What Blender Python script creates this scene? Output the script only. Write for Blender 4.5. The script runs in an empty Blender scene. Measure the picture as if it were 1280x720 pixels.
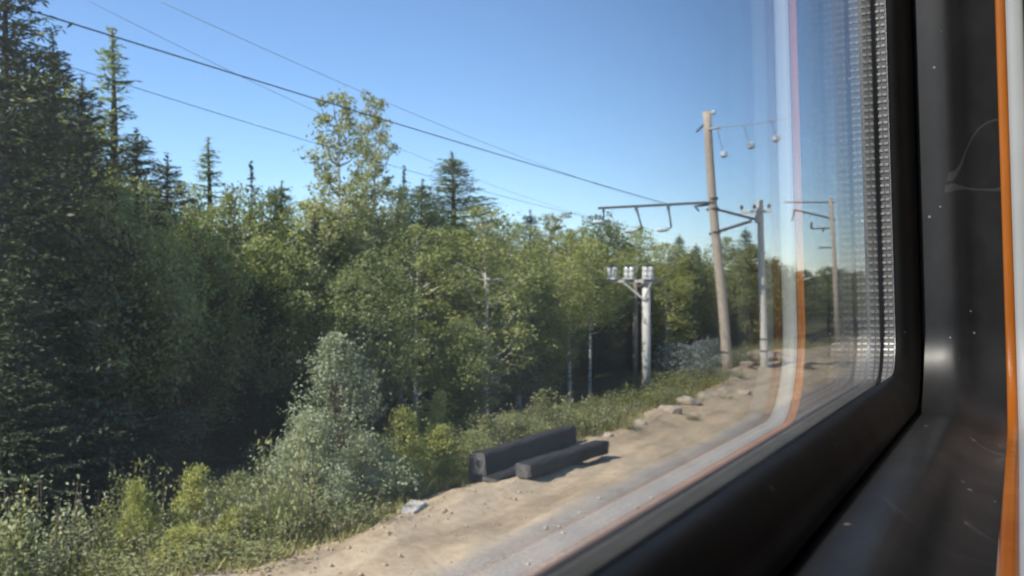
import bpy, bmesh, math, random
import numpy as np
from mathutils import Vector, Matrix

R = math.radians
S = bpy.context.scene
COL = S.collection

# ------------------------------------------------------------------ camera
YAW = R(28.8)
FPX = 1150.0                      # focal length in pixels of the 1280 px wide photograph
cam_d = bpy.data.cameras.new('camera')
cam = bpy.data.objects.new('camera', cam_d)
COL.objects.link(cam)
cam_d.sensor_width = 36.0
cam_d.lens = 36.0 * FPX / 1280.0
cam_d.clip_start = 0.005
cam_d.clip_end = 12000.0
cam.location = (0, 0, 0)
cam.rotation_euler = (R(90.1), 0, YAW)
cam_d.dof.use_dof = True
cam_d.dof.focus_distance = 1.25
cam_d.dof.aperture_fstop = cam_d.lens * 1e-3 / 0.0028   # a small pupil of 2.8 mm
S.camera = cam

# ------------------------------------------------------------------ sky and sun
SUN_EL = R(41)
SUN_AZ = R(203)                   # clockwise from +Y (the line ahead): behind the train, field side
sun_dir = Vector((math.sin(SUN_AZ) * math.cos(SUN_EL), math.cos(SUN_AZ) * math.cos(SUN_EL), math.sin(SUN_EL)))
W = bpy.data.worlds.new('World')
S.world = W
W.use_nodes = True
wn = W.node_tree
bg = wn.nodes['Background']
sky = wn.nodes.new('ShaderNodeTexSky')
sky.sky_type = 'NISHITA'
sky.sun_disc = False
sky.sun_elevation = SUN_EL
sky.sun_rotation = SUN_AZ
sky.air_density = 1.0
sky.dust_density = 0.0
sky.ozone_density = 6.0
wn.links.new(sky.outputs[0], bg.inputs[0])
bg.inputs[1].default_value = 0.132
sl = bpy.data.lights.new('sun', 'SUN')
sl.energy = 5.0
sl.angle = R(0.6)
sl.color = (1.0, 0.93, 0.82)
sun = bpy.data.objects.new('sun', sl)
COL.objects.link(sun)
sun.rotation_euler = (-sun_dir).to_track_quat('-Z', 'Y').to_euler()

S.view_settings.view_transform = 'Standard'
S.view_settings.look = 'None'
S.view_settings.exposure = 1.05
S.view_settings.gamma = 1.0
S.view_settings.use_curve_mapping = False
S.render.engine = 'CYCLES'
cy = S.cycles
cy.max_bounces = 14
cy.diffuse_bounces = 3
cy.glossy_bounces = 12
cy.transparent_max_bounces = 32
cy.transmission_bounces = 4
cy.caustics_reflective = False
cy.caustics_refractive = False
cy.sample_clamp_indirect = 6.0
cy.use_denoising = True
try:
    cy.denoiser = 'OPENIMAGEDENOISE'
except Exception:
    pass
cy.filter_width = 1.9

# ------------------------------------------------------------------ helpers
def tag(o, label=None, cat=None, group=None, kind=None):
    if label: o['label'] = label
    if cat: o['category'] = cat
    if group: o['group'] = group
    if kind: o['kind'] = kind
    return o

def empty(name, loc=(0, 0, 0), rot=(0, 0, 0)):
    o = bpy.data.objects.new(name, None)
    o.empty_display_size = 0.2
    COL.objects.link(o)
    o.location = loc
    o.rotation_euler = rot
    return o

def link(name, me, mats, parent=None, smooth=False):
    for m in (mats if isinstance(mats, (list, tuple)) else [mats]):
        me.materials.append(m)
    if smooth:
        me.polygons.foreach_set('use_smooth', np.ones(len(me.polygons), bool))
    o = bpy.data.objects.new(name, me)
    COL.objects.link(o)
    if parent: o.parent = parent
    return o

def bm_obj(name, bm, mats, parent=None, smooth=False):
    me = bpy.data.meshes.new(name)
    bmesh.ops.recalc_face_normals(bm, faces=bm.faces[:])
    bm.to_mesh(me)
    bm.free()
    return link(name, me, mats, parent, smooth)

def copy_tree(o, parent=None):
    c = o.copy()
    COL.objects.link(c)
    c.parent = parent
    for ch in list(o.children):
        copy_tree(ch, c)
    return c

def quads_mesh(name, V, nq):
    """V: (nq*4,3) array -> mesh of separate quads"""
    me = bpy.data.meshes.new(name)
    me.vertices.add(nq * 4)
    me.vertices.foreach_set('co', np.ascontiguousarray(V, dtype=np.float32).ravel())
    me.loops.add(nq * 4)
    me.loops.foreach_set('vertex_index', np.arange(nq * 4, dtype=np.int32))
    me.polygons.add(nq)
    me.polygons.foreach_set('loop_start', np.arange(0, nq * 4, 4, dtype=np.int32))
    me.update(calc_edges=True)
    return me

def tube(bm, pts, radii, sides=8, cap=True):
    pts = [Vector(p) for p in pts]
    rings = []
    n = len(pts)
    ref = None
    for i, p in enumerate(pts):
        d = (pts[min(i + 1, n - 1)] - pts[max(i - 1, 0)])
        if d.length < 1e-9: d = Vector((0, 0, 1))
        d.normalize()
        if ref is None:
            ref = Vector((1, 0, 0)) if abs(d.x) < 0.9 else Vector((0, 1, 0))
        a = (ref - d * ref.dot(d)).normalized()
        b = d.cross(a)
        ref = a
        r = radii[i] if isinstance(radii, (list, tuple)) else radii
        rings.append([bm.verts.new(p + (a * math.cos(t) + b * math.sin(t)) * r) for t in [2 * math.pi * k / sides for k in range(sides)]])
    for i in range(n - 1):
        for k in range(sides):
            bm.faces.new((rings[i][k], rings[i][(k + 1) % sides], rings[i + 1][(k + 1) % sides], rings[i + 1][k]))
    if cap:
        bm.faces.new(rings[0][::-1])
        bm.faces.new(rings[-1])

def box(bm, c, s, rot=None, bevel=0.0):
    m = Matrix.Translation(c) @ (rot.to_4x4() if rot else Matrix.Identity(4)) @ Matrix.Diagonal((s[0], s[1], s[2], 1))
    r = bmesh.ops.create_cube(bm, size=1.0, matrix=m)
    if bevel:
        es = list({e for v in r['verts'] for e in v.link_edges})
        bmesh.ops.bevel(bm, geom=es, offset=bevel, segments=2, affect='EDGES', profile=0.6)

def lathe(bm, prof, c=(0, 0, 0), axis=None, sides=14):
    """prof: list of (r, h) along axis (default z)"""
    M = Matrix.Translation(c)
    if axis is not None:
        M = M @ Vector((0, 0, 1)).rotation_difference(Vector(axis)).to_matrix().to_4x4()
    rings = []
    for r, h in prof:
        rings.append([bm.verts.new(M @ Vector((r * math.cos(2 * math.pi * k / sides), r * math.sin(2 * math.pi * k / sides), h))) for k in range(sides)])
    for i in range(len(rings) - 1):
        for k in range(sides):
            bm.faces.new((rings[i][k], rings[i][(k + 1) % sides], rings[i + 1][(k + 1) % sides], rings[i + 1][k]))
    bm.faces.new(rings[0][::-1])
    bm.faces.new(rings[-1])

def pix(px, py, X):
    """point on the plane x = X (real lateral distance from the track) seen at a pixel of the photograph"""
    u, v = (px - 640) / FPX, (362 - py) / FPX
    dx = -math.sin(YAW) + u * math.cos(YAW)
    dy = math.cos(YAW) + u * math.sin(YAW)
    t = X / dx
    return Vector((X, t * dy, t * v))

# ------------------------------------------------------------------ materials
def mat(name):
    m = bpy.data.materials.new(name)
    m.use_nodes = True
    nt = m.node_tree
    return m, nt, nt.nodes['Principled BSDF']

def N(nt, t, **kw):
    n = nt.nodes.new(t)
    for k, v in kw.items():
        if hasattr(n, k) and not k[0].isupper(): setattr(n, k, v)
        else: n.inputs[k].default_value = v
    return n

def noisy(name, c1, c2, scale=5, rough=0.8, bump=0.0, bscale=40, spec=0.3, detail=6, lo=0.35, hi=0.65, stretch=None, metallic=0.0):
    m, nt, p = mat(name)
    tc = N(nt, 'ShaderNodeTexCoord')
    src = tc.outputs['Object']
    if stretch:
        mp = N(nt, 'ShaderNodeMapping'); mp.inputs['Scale'].default_value = stretch
        nt.links.new(src, mp.inputs[0]); src = mp.outputs[0]
    n = N(nt, 'ShaderNodeTexNoise', Scale=scale, Detail=detail, Roughness=0.6)
    nt.links.new(src, n.inputs['Vector'])
    r = N(nt, 'ShaderNodeValToRGB')
    r.color_ramp.elements[0].position = lo; r.color_ramp.elements[0].color = (*c1, 1)
    r.color_ramp.elements[1].position = hi; r.color_ramp.elements[1].color = (*c2, 1)
    nt.links.new(n.outputs['Fac'], r.inputs[0])
    nt.links.new(r.outputs[0], p.inputs['Base Color'])
    p.inputs['Roughness'].default_value = rough
    p.inputs['Specular IOR Level'].default_value = spec
    p.inputs['Metallic'].default_value = metallic
    if bump:
        b = N(nt, 'ShaderNodeTexNoise', Scale=bscale, Detail=5)
        nt.links.new(src, b.inputs['Vector'])
        bn = N(nt, 'ShaderNodeBump', Strength=bump, Distance=0.02)
        nt.links.new(b.outputs['Fac'], bn.inputs['Height'])
        nt.links.new(bn.outputs[0], p.inputs['Normal'])
    return m

def leafy(name, dark, light, transl=0.35, rough=0.55, nscale=0.9):
    m, nt, p = mat(name)
    g = N(nt, 'ShaderNodeNewGeometry')
    oi = N(nt, 'ShaderNodeObjectInfo')
    tc = N(nt, 'ShaderNodeTexCoord')
    ns = N(nt, 'ShaderNodeTexNoise', Scale=nscale, Detail=3)
    nt.links.new(tc.outputs['Object'], ns.inputs['Vector'])
    a = N(nt, 'ShaderNodeMath', operation='MULTIPLY_ADD'); a.inputs[1].default_value = 0.45
    nt.links.new(g.outputs['Random Per Island'], a.inputs[0]); nt.links.new(ns.outputs['Fac'], a.inputs[2])
    b = N(nt, 'ShaderNodeMath', operation='MULTIPLY_ADD'); b.inputs[1].default_value = 0.3; 
    nt.links.new(oi.outputs['Random'], b.inputs[0]); nt.links.new(a.outputs[0], b.inputs[2])
    r = N(nt, 'ShaderNodeValToRGB')
    r.color_ramp.elements[0].position = 0.5; r.color_ramp.elements[0].color = (*dark, 1)
    r.color_ramp.elements[1].position = 1.2 if False else 1.0; r.color_ramp.elements[1].color = (*light, 1)
    nt.links.new(b.outputs[0], r.inputs[0])
    nt.links.new(r.outputs[0], p.inputs['Base Color'])
    p.inputs['Roughness'].default_value = rough
    p.inputs['Specular IOR Level'].default_value = 0.35
    t = N(nt, 'ShaderNodeBsdfTranslucent')
    mixc = N(nt, 'ShaderNodeMix', data_type='RGBA', blend_type='MULTIPLY')
    mixc.inputs[0].default_value = 1.0
    nt.links.new(r.outputs[0], mixc.inputs[6]); mixc.inputs[7].default_value = (1.15, 1.2, 0.6, 1)
    nt.links.new(mixc.outputs[2], t.inputs[0])
    ms = N(nt, 'ShaderNodeMixShader'); ms.inputs[0].default_value = transl
    nt.links.new(p.outputs[0], ms.inputs[1]); nt.links.new(t.outputs[0], ms.inputs[2])
    nt.links.new(ms.outputs[0], nt.nodes['Material Output'].inputs[0])
    return m

M = {}
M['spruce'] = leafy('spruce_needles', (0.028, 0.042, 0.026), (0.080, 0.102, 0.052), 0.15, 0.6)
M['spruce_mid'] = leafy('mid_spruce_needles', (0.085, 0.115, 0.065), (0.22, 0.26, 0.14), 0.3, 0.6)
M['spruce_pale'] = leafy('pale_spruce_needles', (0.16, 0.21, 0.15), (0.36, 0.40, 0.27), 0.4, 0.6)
M['pine'] = leafy('pine_needles', (0.050, 0.079, 0.050), (0.115, 0.151, 0.086), 0.25, 0.6)
M['birch_leaf'] = leafy('birch_leaves', (0.145, 0.18, 0.07), (0.46, 0.47, 0.20), 0.48)
M['aspen_leaf'] = leafy('aspen_leaves', (0.14, 0.165, 0.085), (0.38, 0.385, 0.21), 0.42)
M['alder_leaf'] = leafy('alder_leaves', (0.105, 0.145, 0.06), (0.31, 0.33, 0.145), 0.45)
M['willow_leaf'] = leafy('willow_leaves', (0.15, 0.18, 0.115), (0.38, 0.41, 0.27), 0.35)
M['yellow_leaf'] = leafy('yellowing_leaves', (0.17, 0.20, 0.06), (0.44, 0.43, 0.13), 0.4, 0.55, 2.2)
M['green_leaf'] = leafy('fresh_green_leaves', (0.154, 0.187, 0.075), (0.340, 0.353, 0.162), 0.4)
M['blue_leaf'] = leafy('haze_tinted_willow_leaves', (0.14, 0.17, 0.165), (0.33, 0.36, 0.34), 0.35)  # blue-grey haze near the leaning mast, put into the leaf colour
M['grass'] = leafy('dry_grass', (0.144, 0.144, 0.060), (0.360, 0.324, 0.144), 0.35, 0.6, 0.4)
M['bark'] = noisy('dark_bark', (0.035, 0.03, 0.026), (0.09, 0.078, 0.065), 14, 0.9, 0.6, 30, stretch=(1, 1, 0.25))
M['birch_bark'] = noisy('birch_bark', (0.06, 0.055, 0.05), (0.62, 0.60, 0.56), 7, 0.75, 0.3, 30, stretch=(1, 1, 2.2), lo=0.38, hi=0.5)
M['twig'] = noisy('twig_bark', (0.07, 0.055, 0.04), (0.14, 0.11, 0.08), 12, 0.9)
M['aspen_bark'] = noisy('aspen_bark', (0.14, 0.14, 0.11), (0.34, 0.34, 0.28), 9, 0.85, 0.3, 30, stretch=(1, 1, 0.6))
M['pole_wood'] = noisy('weathered_pole_wood', (0.42, 0.345, 0.265), (0.60, 0.51, 0.41), 10, 0.85, 0.5, 40, stretch=(3, 3, 0.12))
M['pole_grey'] = noisy('grey_weathered_pole', (0.50, 0.455, 0.385), (0.68, 0.63, 0.55), 10, 0.85, 0.5, 40, stretch=(3, 3, 0.15))
M['concrete'] = noisy('pale_concrete', (0.50, 0.485, 0.45), (0.68, 0.66, 0.61), 5, 0.9, 0.4, 40)
M['steel_dark'] = noisy('dark_painted_steel', (0.035, 0.04, 0.045), (0.075, 0.08, 0.085), 12, 0.55, 0.2, 50, spec=0.5)
M['rust'] = noisy('rusty_band', (0.10, 0.055, 0.03), (0.20, 0.11, 0.06), 12, 0.8)
M['galv'] = noisy('galvanised_steel', (0.30, 0.31, 0.32), (0.5, 0.5, 0.5), 15, 0.5, spec=0.5)
M['wire'] = noisy('black_cable', (0.012, 0.013, 0.015), (0.03, 0.03, 0.032), 8, 0.6)
M['wire_pale'] = noisy('weathered_aluminium_wire', (0.26, 0.30, 0.34), (0.38, 0.42, 0.46), 8, 0.5)
M['post_wood'] = noisy('brown_post_wood', (0.17, 0.135, 0.10), (0.30, 0.25, 0.19), 10, 0.9, 0.4, 40, stretch=(3, 3, 0.15))
M['sleeper'] = noisy('creosoted_sleeper', (0.012, 0.012, 0.013), (0.052, 0.050, 0.048), 5, 0.85, 1.0, 22, stretch=(7, 0.7, 7))
M['sleeper_end'] = noisy('sleeper_end_grain', (0.05, 0.05, 0.052), (0.12, 0.115, 0.11), 16, 0.9, 0.5, 50)
M['rock'] = noisy('pale_stone', (0.27, 0.225, 0.17), (0.45, 0.39, 0.31), 4, 0.92, 0.9, 14)
M['slab'] = noisy('bleached_slab', (0.30, 0.275, 0.23), (0.46, 0.43, 0.37), 5, 0.9, 0.6, 20)

def porcelain():
    m, nt, p = mat('white_porcelain')
    n = N(nt, 'ShaderNodeTexNoise', Scale=20)
    r = N(nt, 'ShaderNodeValToRGB')
    r.color_ramp.elements[0].color = (0.50, 0.51, 0.49, 1); r.color_ramp.elements[1].color = (0.64, 0.65, 0.62, 1)
    nt.links.new(n.outputs['Fac'], r.inputs[0]); nt.links.new(r.outputs[0], p.inputs['Base Color'])
    p.inputs['Roughness'].default_value = 0.15
    return m
M['porcelain'] = porcelain()
M['glass_insulator'] = noisy('glazed_insulator', (0.42, 0.52, 0.56), (0.62, 0.70, 0.73), 10, 0.12, spec=0.7)

def glass_pane():
    m, nt, p = mat('window_glass')
    nt.nodes.remove(p)
    g = N(nt, 'ShaderNodeNewGeometry')
    io = N(nt, 'ShaderNodeMix', data_type='FLOAT')     # the same reflectance from both sides of the pane
    io.inputs[2].default_value = 1.64; io.inputs[3].default_value = 1 / 1.64
    nt.links.new(g.outputs['Backfacing'], io.inputs[0])
    f = N(nt, 'ShaderNodeFresnel')
    nt.links.new(io.outputs[0], f.inputs['IOR'])
    a = N(nt, 'ShaderNodeMath', operation='ADD'); a.inputs[1].default_value = 1.0
    nt.links.new(f.outputs[0], a.inputs[0])
    two = N(nt, 'ShaderNodeMath', operation='MULTIPLY'); two.inputs[1].default_value = 2.0
    nt.links.new(f.outputs[0], two.inputs[0])
    d = N(nt, 'ShaderNodeMath', operation='DIVIDE')      # both faces of a thin pane: 2R / (1 + R)
    nt.links.new(two.outputs[0], d.inputs[0]); nt.links.new(a.outputs[0], d.inputs[1])
    tr = N(nt, 'ShaderNodeBsdfTransparent'); tr.inputs[0].default_value = (0.955, 0.963, 0.972, 1)
    gl = N(nt, 'ShaderNodeBsdfGlossy'); gl.inputs['Roughness'].default_value = 0.0
    gl.inputs[0].default_value = (0.97, 0.98, 0.98, 1)
    ms = N(nt, 'ShaderNodeMixShader')
    nt.links.new(d.outputs[0], ms.inputs[0]); nt.links.new(tr.outputs[0], ms.inputs[1]); nt.links.new(gl.outputs[0], ms.inputs[2])
    # a thin uneven film of grime that scatters a little light
    tc = N(nt, 'ShaderNodeTexCoord')
    mp = N(nt, 'ShaderNodeMapping'); mp.inputs['Scale'].default_value = (1, 5, 2.2)
    nt.links.new(tc.outputs['Object'], mp.inputs[0])
    n = N(nt, 'ShaderNodeTexNoise', Scale=1.6, Detail=5, Roughness=0.65)
    nt.links.new(mp.outputs[0], n.inputs['Vector'])
    mr = N(nt, 'ShaderNodeMapRange'); mr.inputs[1].default_value = 0.4; mr.inputs[2].default_value = 0.8
    mr.inputs[3].default_value = 0.006; mr.inputs[4].default_value = 0.038
    nt.links.new(n.outputs['Fac'], mr.inputs[0])
    df = N(nt, 'ShaderNodeBsdfTranslucent'); df.inputs[0].default_value = (0.6, 0.62, 0.64, 1)
    m2 = N(nt, 'ShaderNodeMixShader')
    nt.links.new(mr.outputs[0], m2.inputs[0]); nt.links.new(ms.outputs[0], m2.inputs[1]); nt.links.new(df.outputs[0], m2.inputs[2])
    nt.links.new(m2.outputs[0], nt.nodes['Material Output'].inputs[0])
    return m
M['glass'] = glass_pane()

def plastic(name, c, rough, dust=0.5):
    m, nt, p = mat(name)
    tc = N(nt, 'ShaderNodeTexCoord')
    n = N(nt, 'ShaderNodeTexNoise', Scale=9, Detail=8, Roughness=0.7)
    nt.links.new(tc.outputs['Object'], n.inputs['Vector'])
    r = N(nt, 'ShaderNodeMapRange'); r.inputs[1].default_value = 0.3; r.inputs[2].default_value = 0.75
    r.inputs[3].default_value = rough; r.inputs[4].default_value = rough + 0.14
    nt.links.new(n.outputs['Fac'], r.inputs[0]); nt.links.new(r.outputs[0], p.inputs['Roughness'])
    # dust specks and fine scratches
    v = N(nt, 'ShaderNodeTexVoronoi', Scale=55); nt.links.new(tc.outputs['Object'], v.inputs['Vector'])
    n2 = N(nt, 'ShaderNodeTexNoise', Scale=14, Detail=2); nt.links.new(tc.outputs['Object'], n2.inputs['Vector'])
    lt = N(nt, 'ShaderNodeMapRange'); lt.inputs[1].default_value = 0.44; lt.inputs[2].default_value = 0.70
    lt.inputs[3].default_value = 0.0; lt.inputs[4].default_value = 0.11
    nt.links.new(n2.outputs['Fac'], lt.inputs[0])
    lt2 = N(nt, 'ShaderNodeMath', operation='LESS_THAN'); nt.links.new(v.outputs['Distance'], lt2.inputs[0]); nt.links.new(lt.outputs[0], lt2.inputs[1])
    mp = N(nt, 'ShaderNodeMapping'); mp.inputs['Scale'].default_value = (9, 5, 5)
    nt.links.new(tc.outputs['Object'], mp.inputs[0])
    sc = N(nt, 'ShaderNodeTexNoise', Scale=3, Detail=6, Roughness=0.75); nt.links.new(mp.outputs[0], sc.inputs['Vector'])
    cr = N(nt, 'ShaderNodeValToRGB')
    cr.color_ramp.elements[0].position = 0.45; cr.color_ramp.elements[0].color = (*c, 1)
    cr.color_ramp.elements[1].position = 0.8; cr.color_ramp.elements[1].color = (*[x * 1.5 + 0.003 for x in c], 1)
    nt.links.new(sc.outputs['Fac'], cr.inputs[0])
    mx = N(nt, 'ShaderNodeMix', data_type='RGBA')
    dm = N(nt, 'ShaderNodeMath', operation='MULTIPLY'); dm.inputs[1].default_value = dust
    nt.links.new(lt2.outputs[0], dm.inputs[0]); nt.links.new(dm.outputs[0], mx.inputs[0])
    nt.links.new(cr.outputs[0], mx.inputs[6]); mx.inputs[7].default_value = (0.35, 0.34, 0.33, 1)
    nt.links.new(mx.outputs[2], p.inputs['Base Color'])
    # fine curved scuffs: thin bands where two noise fields cross a level
    w1 = N(nt, 'ShaderNodeTexNoise', Scale=7, Detail=1); nt.links.new(tc.outputs['Object'], w1.inputs['Vector'])
    w2 = N(nt, 'ShaderNodeTexNoise', Scale=4, Detail=0); nt.links.new(tc.outputs['Object'], w2.inputs['Vector'])
    df = N(nt, 'ShaderNodeMath', operation='SUBTRACT'); df.inputs[1].default_value = 0.5; nt.links.new(w1.outputs['Fac'], df.inputs[0])
    ab = N(nt, 'ShaderNodeMath', operation='ABSOLUTE'); nt.links.new(df.outputs[0], ab.inputs[0])
    ls = N(nt, 'ShaderNodeMath', operation='LESS_THAN'); ls.inputs[1].default_value = 0.0035; nt.links.new(ab.outputs[0], ls.inputs[0])
    gt = N(nt, 'ShaderNodeMath', operation='GREATER_THAN'); gt.inputs[1].default_value = 0.57; nt.links.new(w2.outputs['Fac'], gt.inputs[0])
    sm = N(nt, 'ShaderNodeMath', operation='MULTIPLY'); nt.links.new(ls.outputs[0], sm.inputs[0]); nt.links.new(gt.outputs[0], sm.inputs[1])
    s2 = N(nt, 'ShaderNodeMath', operation='MULTIPLY'); s2.inputs[1].default_value = dust * 0.13; nt.links.new(sm.outputs[0], s2.inputs[0])
    mx3 = N(nt, 'ShaderNodeMix', data_type='RGBA'); nt.links.new(s2.outputs[0], mx3.inputs[0])
    nt.links.new(mx.outputs[2], mx3.inputs[6]); mx3.inputs[7].default_value = (0.30, 0.30, 0.30, 1)
    nt.links.new(mx3.outputs[2], p.inputs['Base Color'])
    p.inputs['Specular IOR Level'].default_value = 0.5
    return m
M['rubber'] = plastic('black_rubber', (0.010, 0.0105, 0.011), 0.42, 0.25)
M['plastic'] = plastic('dark_moulded_plastic', (0.022, 0.0225, 0.024), 0.36, 0.9)
M['orange'] = noisy('orange_varnished_trim', (0.40, 0.105, 0.008), (0.54, 0.165, 0.018), 9, 0.4, 0.1, 60, stretch=(1, 1, 0.3), spec=0.4)
M['panel'] = noisy('pale_grey_panel', (0.46, 0.475, 0.465), (0.54, 0.555, 0.545), 6, 0.5, spec=0.4)
M['panel_dim'] = noisy('beige_compartment_panel', (0.22, 0.20, 0.17), (0.28, 0.26, 0.22), 4, 0.6)
M['skin'] = noisy('painted_carriage_skin', (0.10, 0.11, 0.12), (0.15, 0.16, 0.17), 4, 0.5)
M['floor'] = noisy('carriage_linoleum', (0.07, 0.06, 0.05), (0.11, 0.10, 0.085), 8, 0.6)
M['spacer_base'] = noisy('spacer_channel', (0.26, 0.26, 0.257), (0.34, 0.34, 0.337), 30, 0.5, metallic=0.2)
M['spacer'] = noisy('bright_aluminium_ribs', (0.66, 0.67, 0.66), (0.84, 0.845, 0.84), 40, 0.42, metallic=0.4, spec=0.6)

# ------------------------------------------------------------------ ground
rng = np.random.default_rng(4)
def smooth(a, b, x):
    t = np.clip((x - a) / (b - a), 0, 1)
    return t * t * (3 - 2 * t)

def edge(y):
    """lateral position of the field-side edge of the dirt strip"""
    return -6.75 - 0.25 * np.sin(y * 0.45) - 0.18 * np.sin(y * 1.3 + 1) - 1.3 * smooth(16, 30, y)

def ground_h(x, y):
    x = np.asarray(x, float); y = np.asarray(y, float)
    h = np.full(np.broadcast(x, y).shape, -2.8)
    e = edge(y)
    h = h - 0.45 * smooth(0, 2.6, e - x)
    amp = smooth(0.2, 2.5, e - x)
    h = h + amp * (0.14 * np.sin(x * 1.1 + y * 0.7) + 0.10 * np.sin(x * 2.3 - y * 1.9))
    st = smooth(-0.4, 0.3, x - e)
    h = h + st * (0.028 * np.sin(x * 3.1 + y * 0.9) + 0.02 * np.sin(x * 1.2 - y * 2.7) + 0.015 * np.sin(x * 5.3 + y * 4.1))
    h = h + 0.10 * np.exp(-((x - e - 0.25) / 0.3) ** 2)             # low windrow along the edge of the strip
    h = h + 0.9 * np.exp(-((x + 8.3) / 1.9) ** 2 - ((y - 36) / 4.5) ** 2) * 0.5    # earth mound past the catenary pole
    return h

def axis_pts(parts):
    out = []
    for a, b, st in parts:
        out += list(np.arange(a, b, st))
    return np.array(out)
xs = axis_pts([(-6000, -400, 400), (-400, -60, 40), (-60, -22, 2.0), (-22, -1, 0.16), (-1, 40, 2.0), (40, 400, 40), (400, 6001, 400)])
ys = axis_pts([(-6000, -400, 400), (-400, -40, 30), (-40, 2, 2), (2, 42, 0.2), (42, 90, 0.8), (90, 400, 20), (400, 6001, 400)])
GX, GY = np.meshgrid(xs, ys, indexing='ij')
GZ = ground_h(GX, GY)
fine = smooth(90, 40, np.abs(GY - 20)) * smooth(24, 20, np.abs(GX))
GZ += fine * rng.normal(0, 0.012, GZ.shape)
nx, ny = len(xs), len(ys)
gv = np.stack([GX, GY, GZ], -1).reshape(-1, 3)
ii, jj = np.meshgrid(np.arange(nx - 1), np.arange(ny - 1), indexing='ij')
a = (ii * ny + jj).ravel()
gf = np.stack([a, a + ny, a + ny + 1, a + 1], -1)
gme = bpy.data.meshes.new('ground')
gme.from_pydata(gv.tolist(), [], gf.tolist())

def ground_mat():
    m, nt, p = mat('dirt_and_forest_floor')
    tc = N(nt, 'ShaderNodeTexCoord')
    sx = N(nt, 'ShaderNodeSeparateXYZ'); nt.links.new(tc.outputs['Object'], sx.inputs[0])
    n1 = N(nt, 'ShaderNodeTexNoise', Scale=0.9, Detail=8, Roughness=0.65); nt.links.new(tc.outputs['Object'], n1.inputs['Vector'])
    n2 = N(nt, 'ShaderNodeTexNoise', Scale=7, Detail=8, Roughness=0.7); nt.links.new(tc.outputs['Object'], n2.inputs['Vector'])
    mp = N(nt, 'ShaderNodeMapping'); mp.inputs['Scale'].default_value = (1.6, 0.22, 1)
    nt.links.new(tc.outputs['Object'], mp.inputs[0])
    n3 = N(nt, 'ShaderNodeTexNoise', Scale=1.5, Detail=6, Roughness=0.6); nt.links.new(mp.outputs[0], n3.inputs['Vector'])
    d1 = N(nt, 'ShaderNodeValToRGB')
    d1.color_ramp.elements[0].position = 0.3; d1.color_ramp.elements[0].color = (0.36, 0.275, 0.175, 1)
    d1.color_ramp.elements[1].position = 0.68; d1.color_ramp.elements[1].color = (0.52, 0.42, 0.285, 1)
    nt.links.new(n2.outputs['Fac'], d1.inputs[0])
    d2 = N(nt, 'ShaderNodeMix', data_type='RGBA', blend_type='MULTIPLY')
    d2r = N(nt, 'ShaderNodeValToRGB')
    d2r.color_ramp.elements[0].position = 0.34; d2r.color_ramp.elements[0].color = (0.64, 0.62, 0.60, 1)
    d2r.color_ramp.elements[1].position = 0.6; d2r.color_ramp.elements[1].color = (1, 1, 1, 1)
    nt.links.new(n3.outputs['Fac'], d2r.inputs[0])
    d2.inputs[0].default_value = 1.0
    nt.links.new(d1.outputs[0], d2.inputs[6]); nt.links.new(d2r.outputs[0], d2.inputs[7])
    f1 = N(nt, 'ShaderNodeValToRGB')
    f1.color_ramp.elements[0].position = 0.35; f1.color_ramp.elements[0].color = (0.045, 0.042, 0.022, 1)
    f1.color_ramp.elements[1].position = 0.7; f1.color_ramp.elements[1].color = (0.10, 0.095, 0.045, 1)
    nt.links.new(n1.outputs['Fac'], f1.inputs[0])
    # the strip ends at about x = -7 (further out beyond the poles)
    yr = N(nt, 'ShaderNodeMapRange'); yr.inputs[1].default_value = 16; yr.inputs[2].default_value = 30
    yr.inputs[3].default_value = -7.0; yr.inputs[4].default_value = -8.3
    nt.links.new(sx.outputs['Y'], yr.inputs[0])
    sb = N(nt, 'ShaderNodeMath', operation='SUBTRACT'); nt.links.new(sx.outputs['X'], sb.inputs[0]); nt.links.new(yr.outputs[0], sb.inputs[1])
    ad = N(nt, 'ShaderNodeMath', operation='MULTIPLY_ADD'); ad.inputs[1].default_value = 1.6
    nt.links.new(n1.outputs['Fac'], ad.inputs[0]); nt.links.new(sb.outputs[0], ad.inputs[2])
    mr = N(nt, 'ShaderNodeMapRange'); mr.inputs[1].default_value = 0.55; mr.inputs[2].default_value = 0.95
    nt.links.new(ad.outputs[0], mr.inputs[0])
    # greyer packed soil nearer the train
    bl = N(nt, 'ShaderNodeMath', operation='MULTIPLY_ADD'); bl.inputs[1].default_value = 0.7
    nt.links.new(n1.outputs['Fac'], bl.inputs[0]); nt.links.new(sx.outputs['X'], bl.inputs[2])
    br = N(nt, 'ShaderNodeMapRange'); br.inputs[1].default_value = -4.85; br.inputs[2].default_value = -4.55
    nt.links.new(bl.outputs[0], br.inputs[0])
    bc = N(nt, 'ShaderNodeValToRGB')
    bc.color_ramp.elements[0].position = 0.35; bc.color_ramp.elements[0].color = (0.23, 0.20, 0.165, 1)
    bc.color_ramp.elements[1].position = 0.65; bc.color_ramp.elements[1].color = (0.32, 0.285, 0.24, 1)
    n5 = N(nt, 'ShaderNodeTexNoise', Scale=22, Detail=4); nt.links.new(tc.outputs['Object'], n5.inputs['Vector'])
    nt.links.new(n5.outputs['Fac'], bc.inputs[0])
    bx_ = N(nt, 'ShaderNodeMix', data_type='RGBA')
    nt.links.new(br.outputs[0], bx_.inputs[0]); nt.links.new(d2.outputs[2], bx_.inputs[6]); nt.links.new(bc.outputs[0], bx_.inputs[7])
    # far from the line everything is forest floor
    fr = N(nt, 'ShaderNodeMapRange'); fr.inputs[1].default_value = 30; fr.inputs[2].default_value = 60; fr.inputs[3].default_value = 1; fr.inputs[4].default_value = 0
    nt.links.new(sx.outputs['X'], fr.inputs[0])
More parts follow.
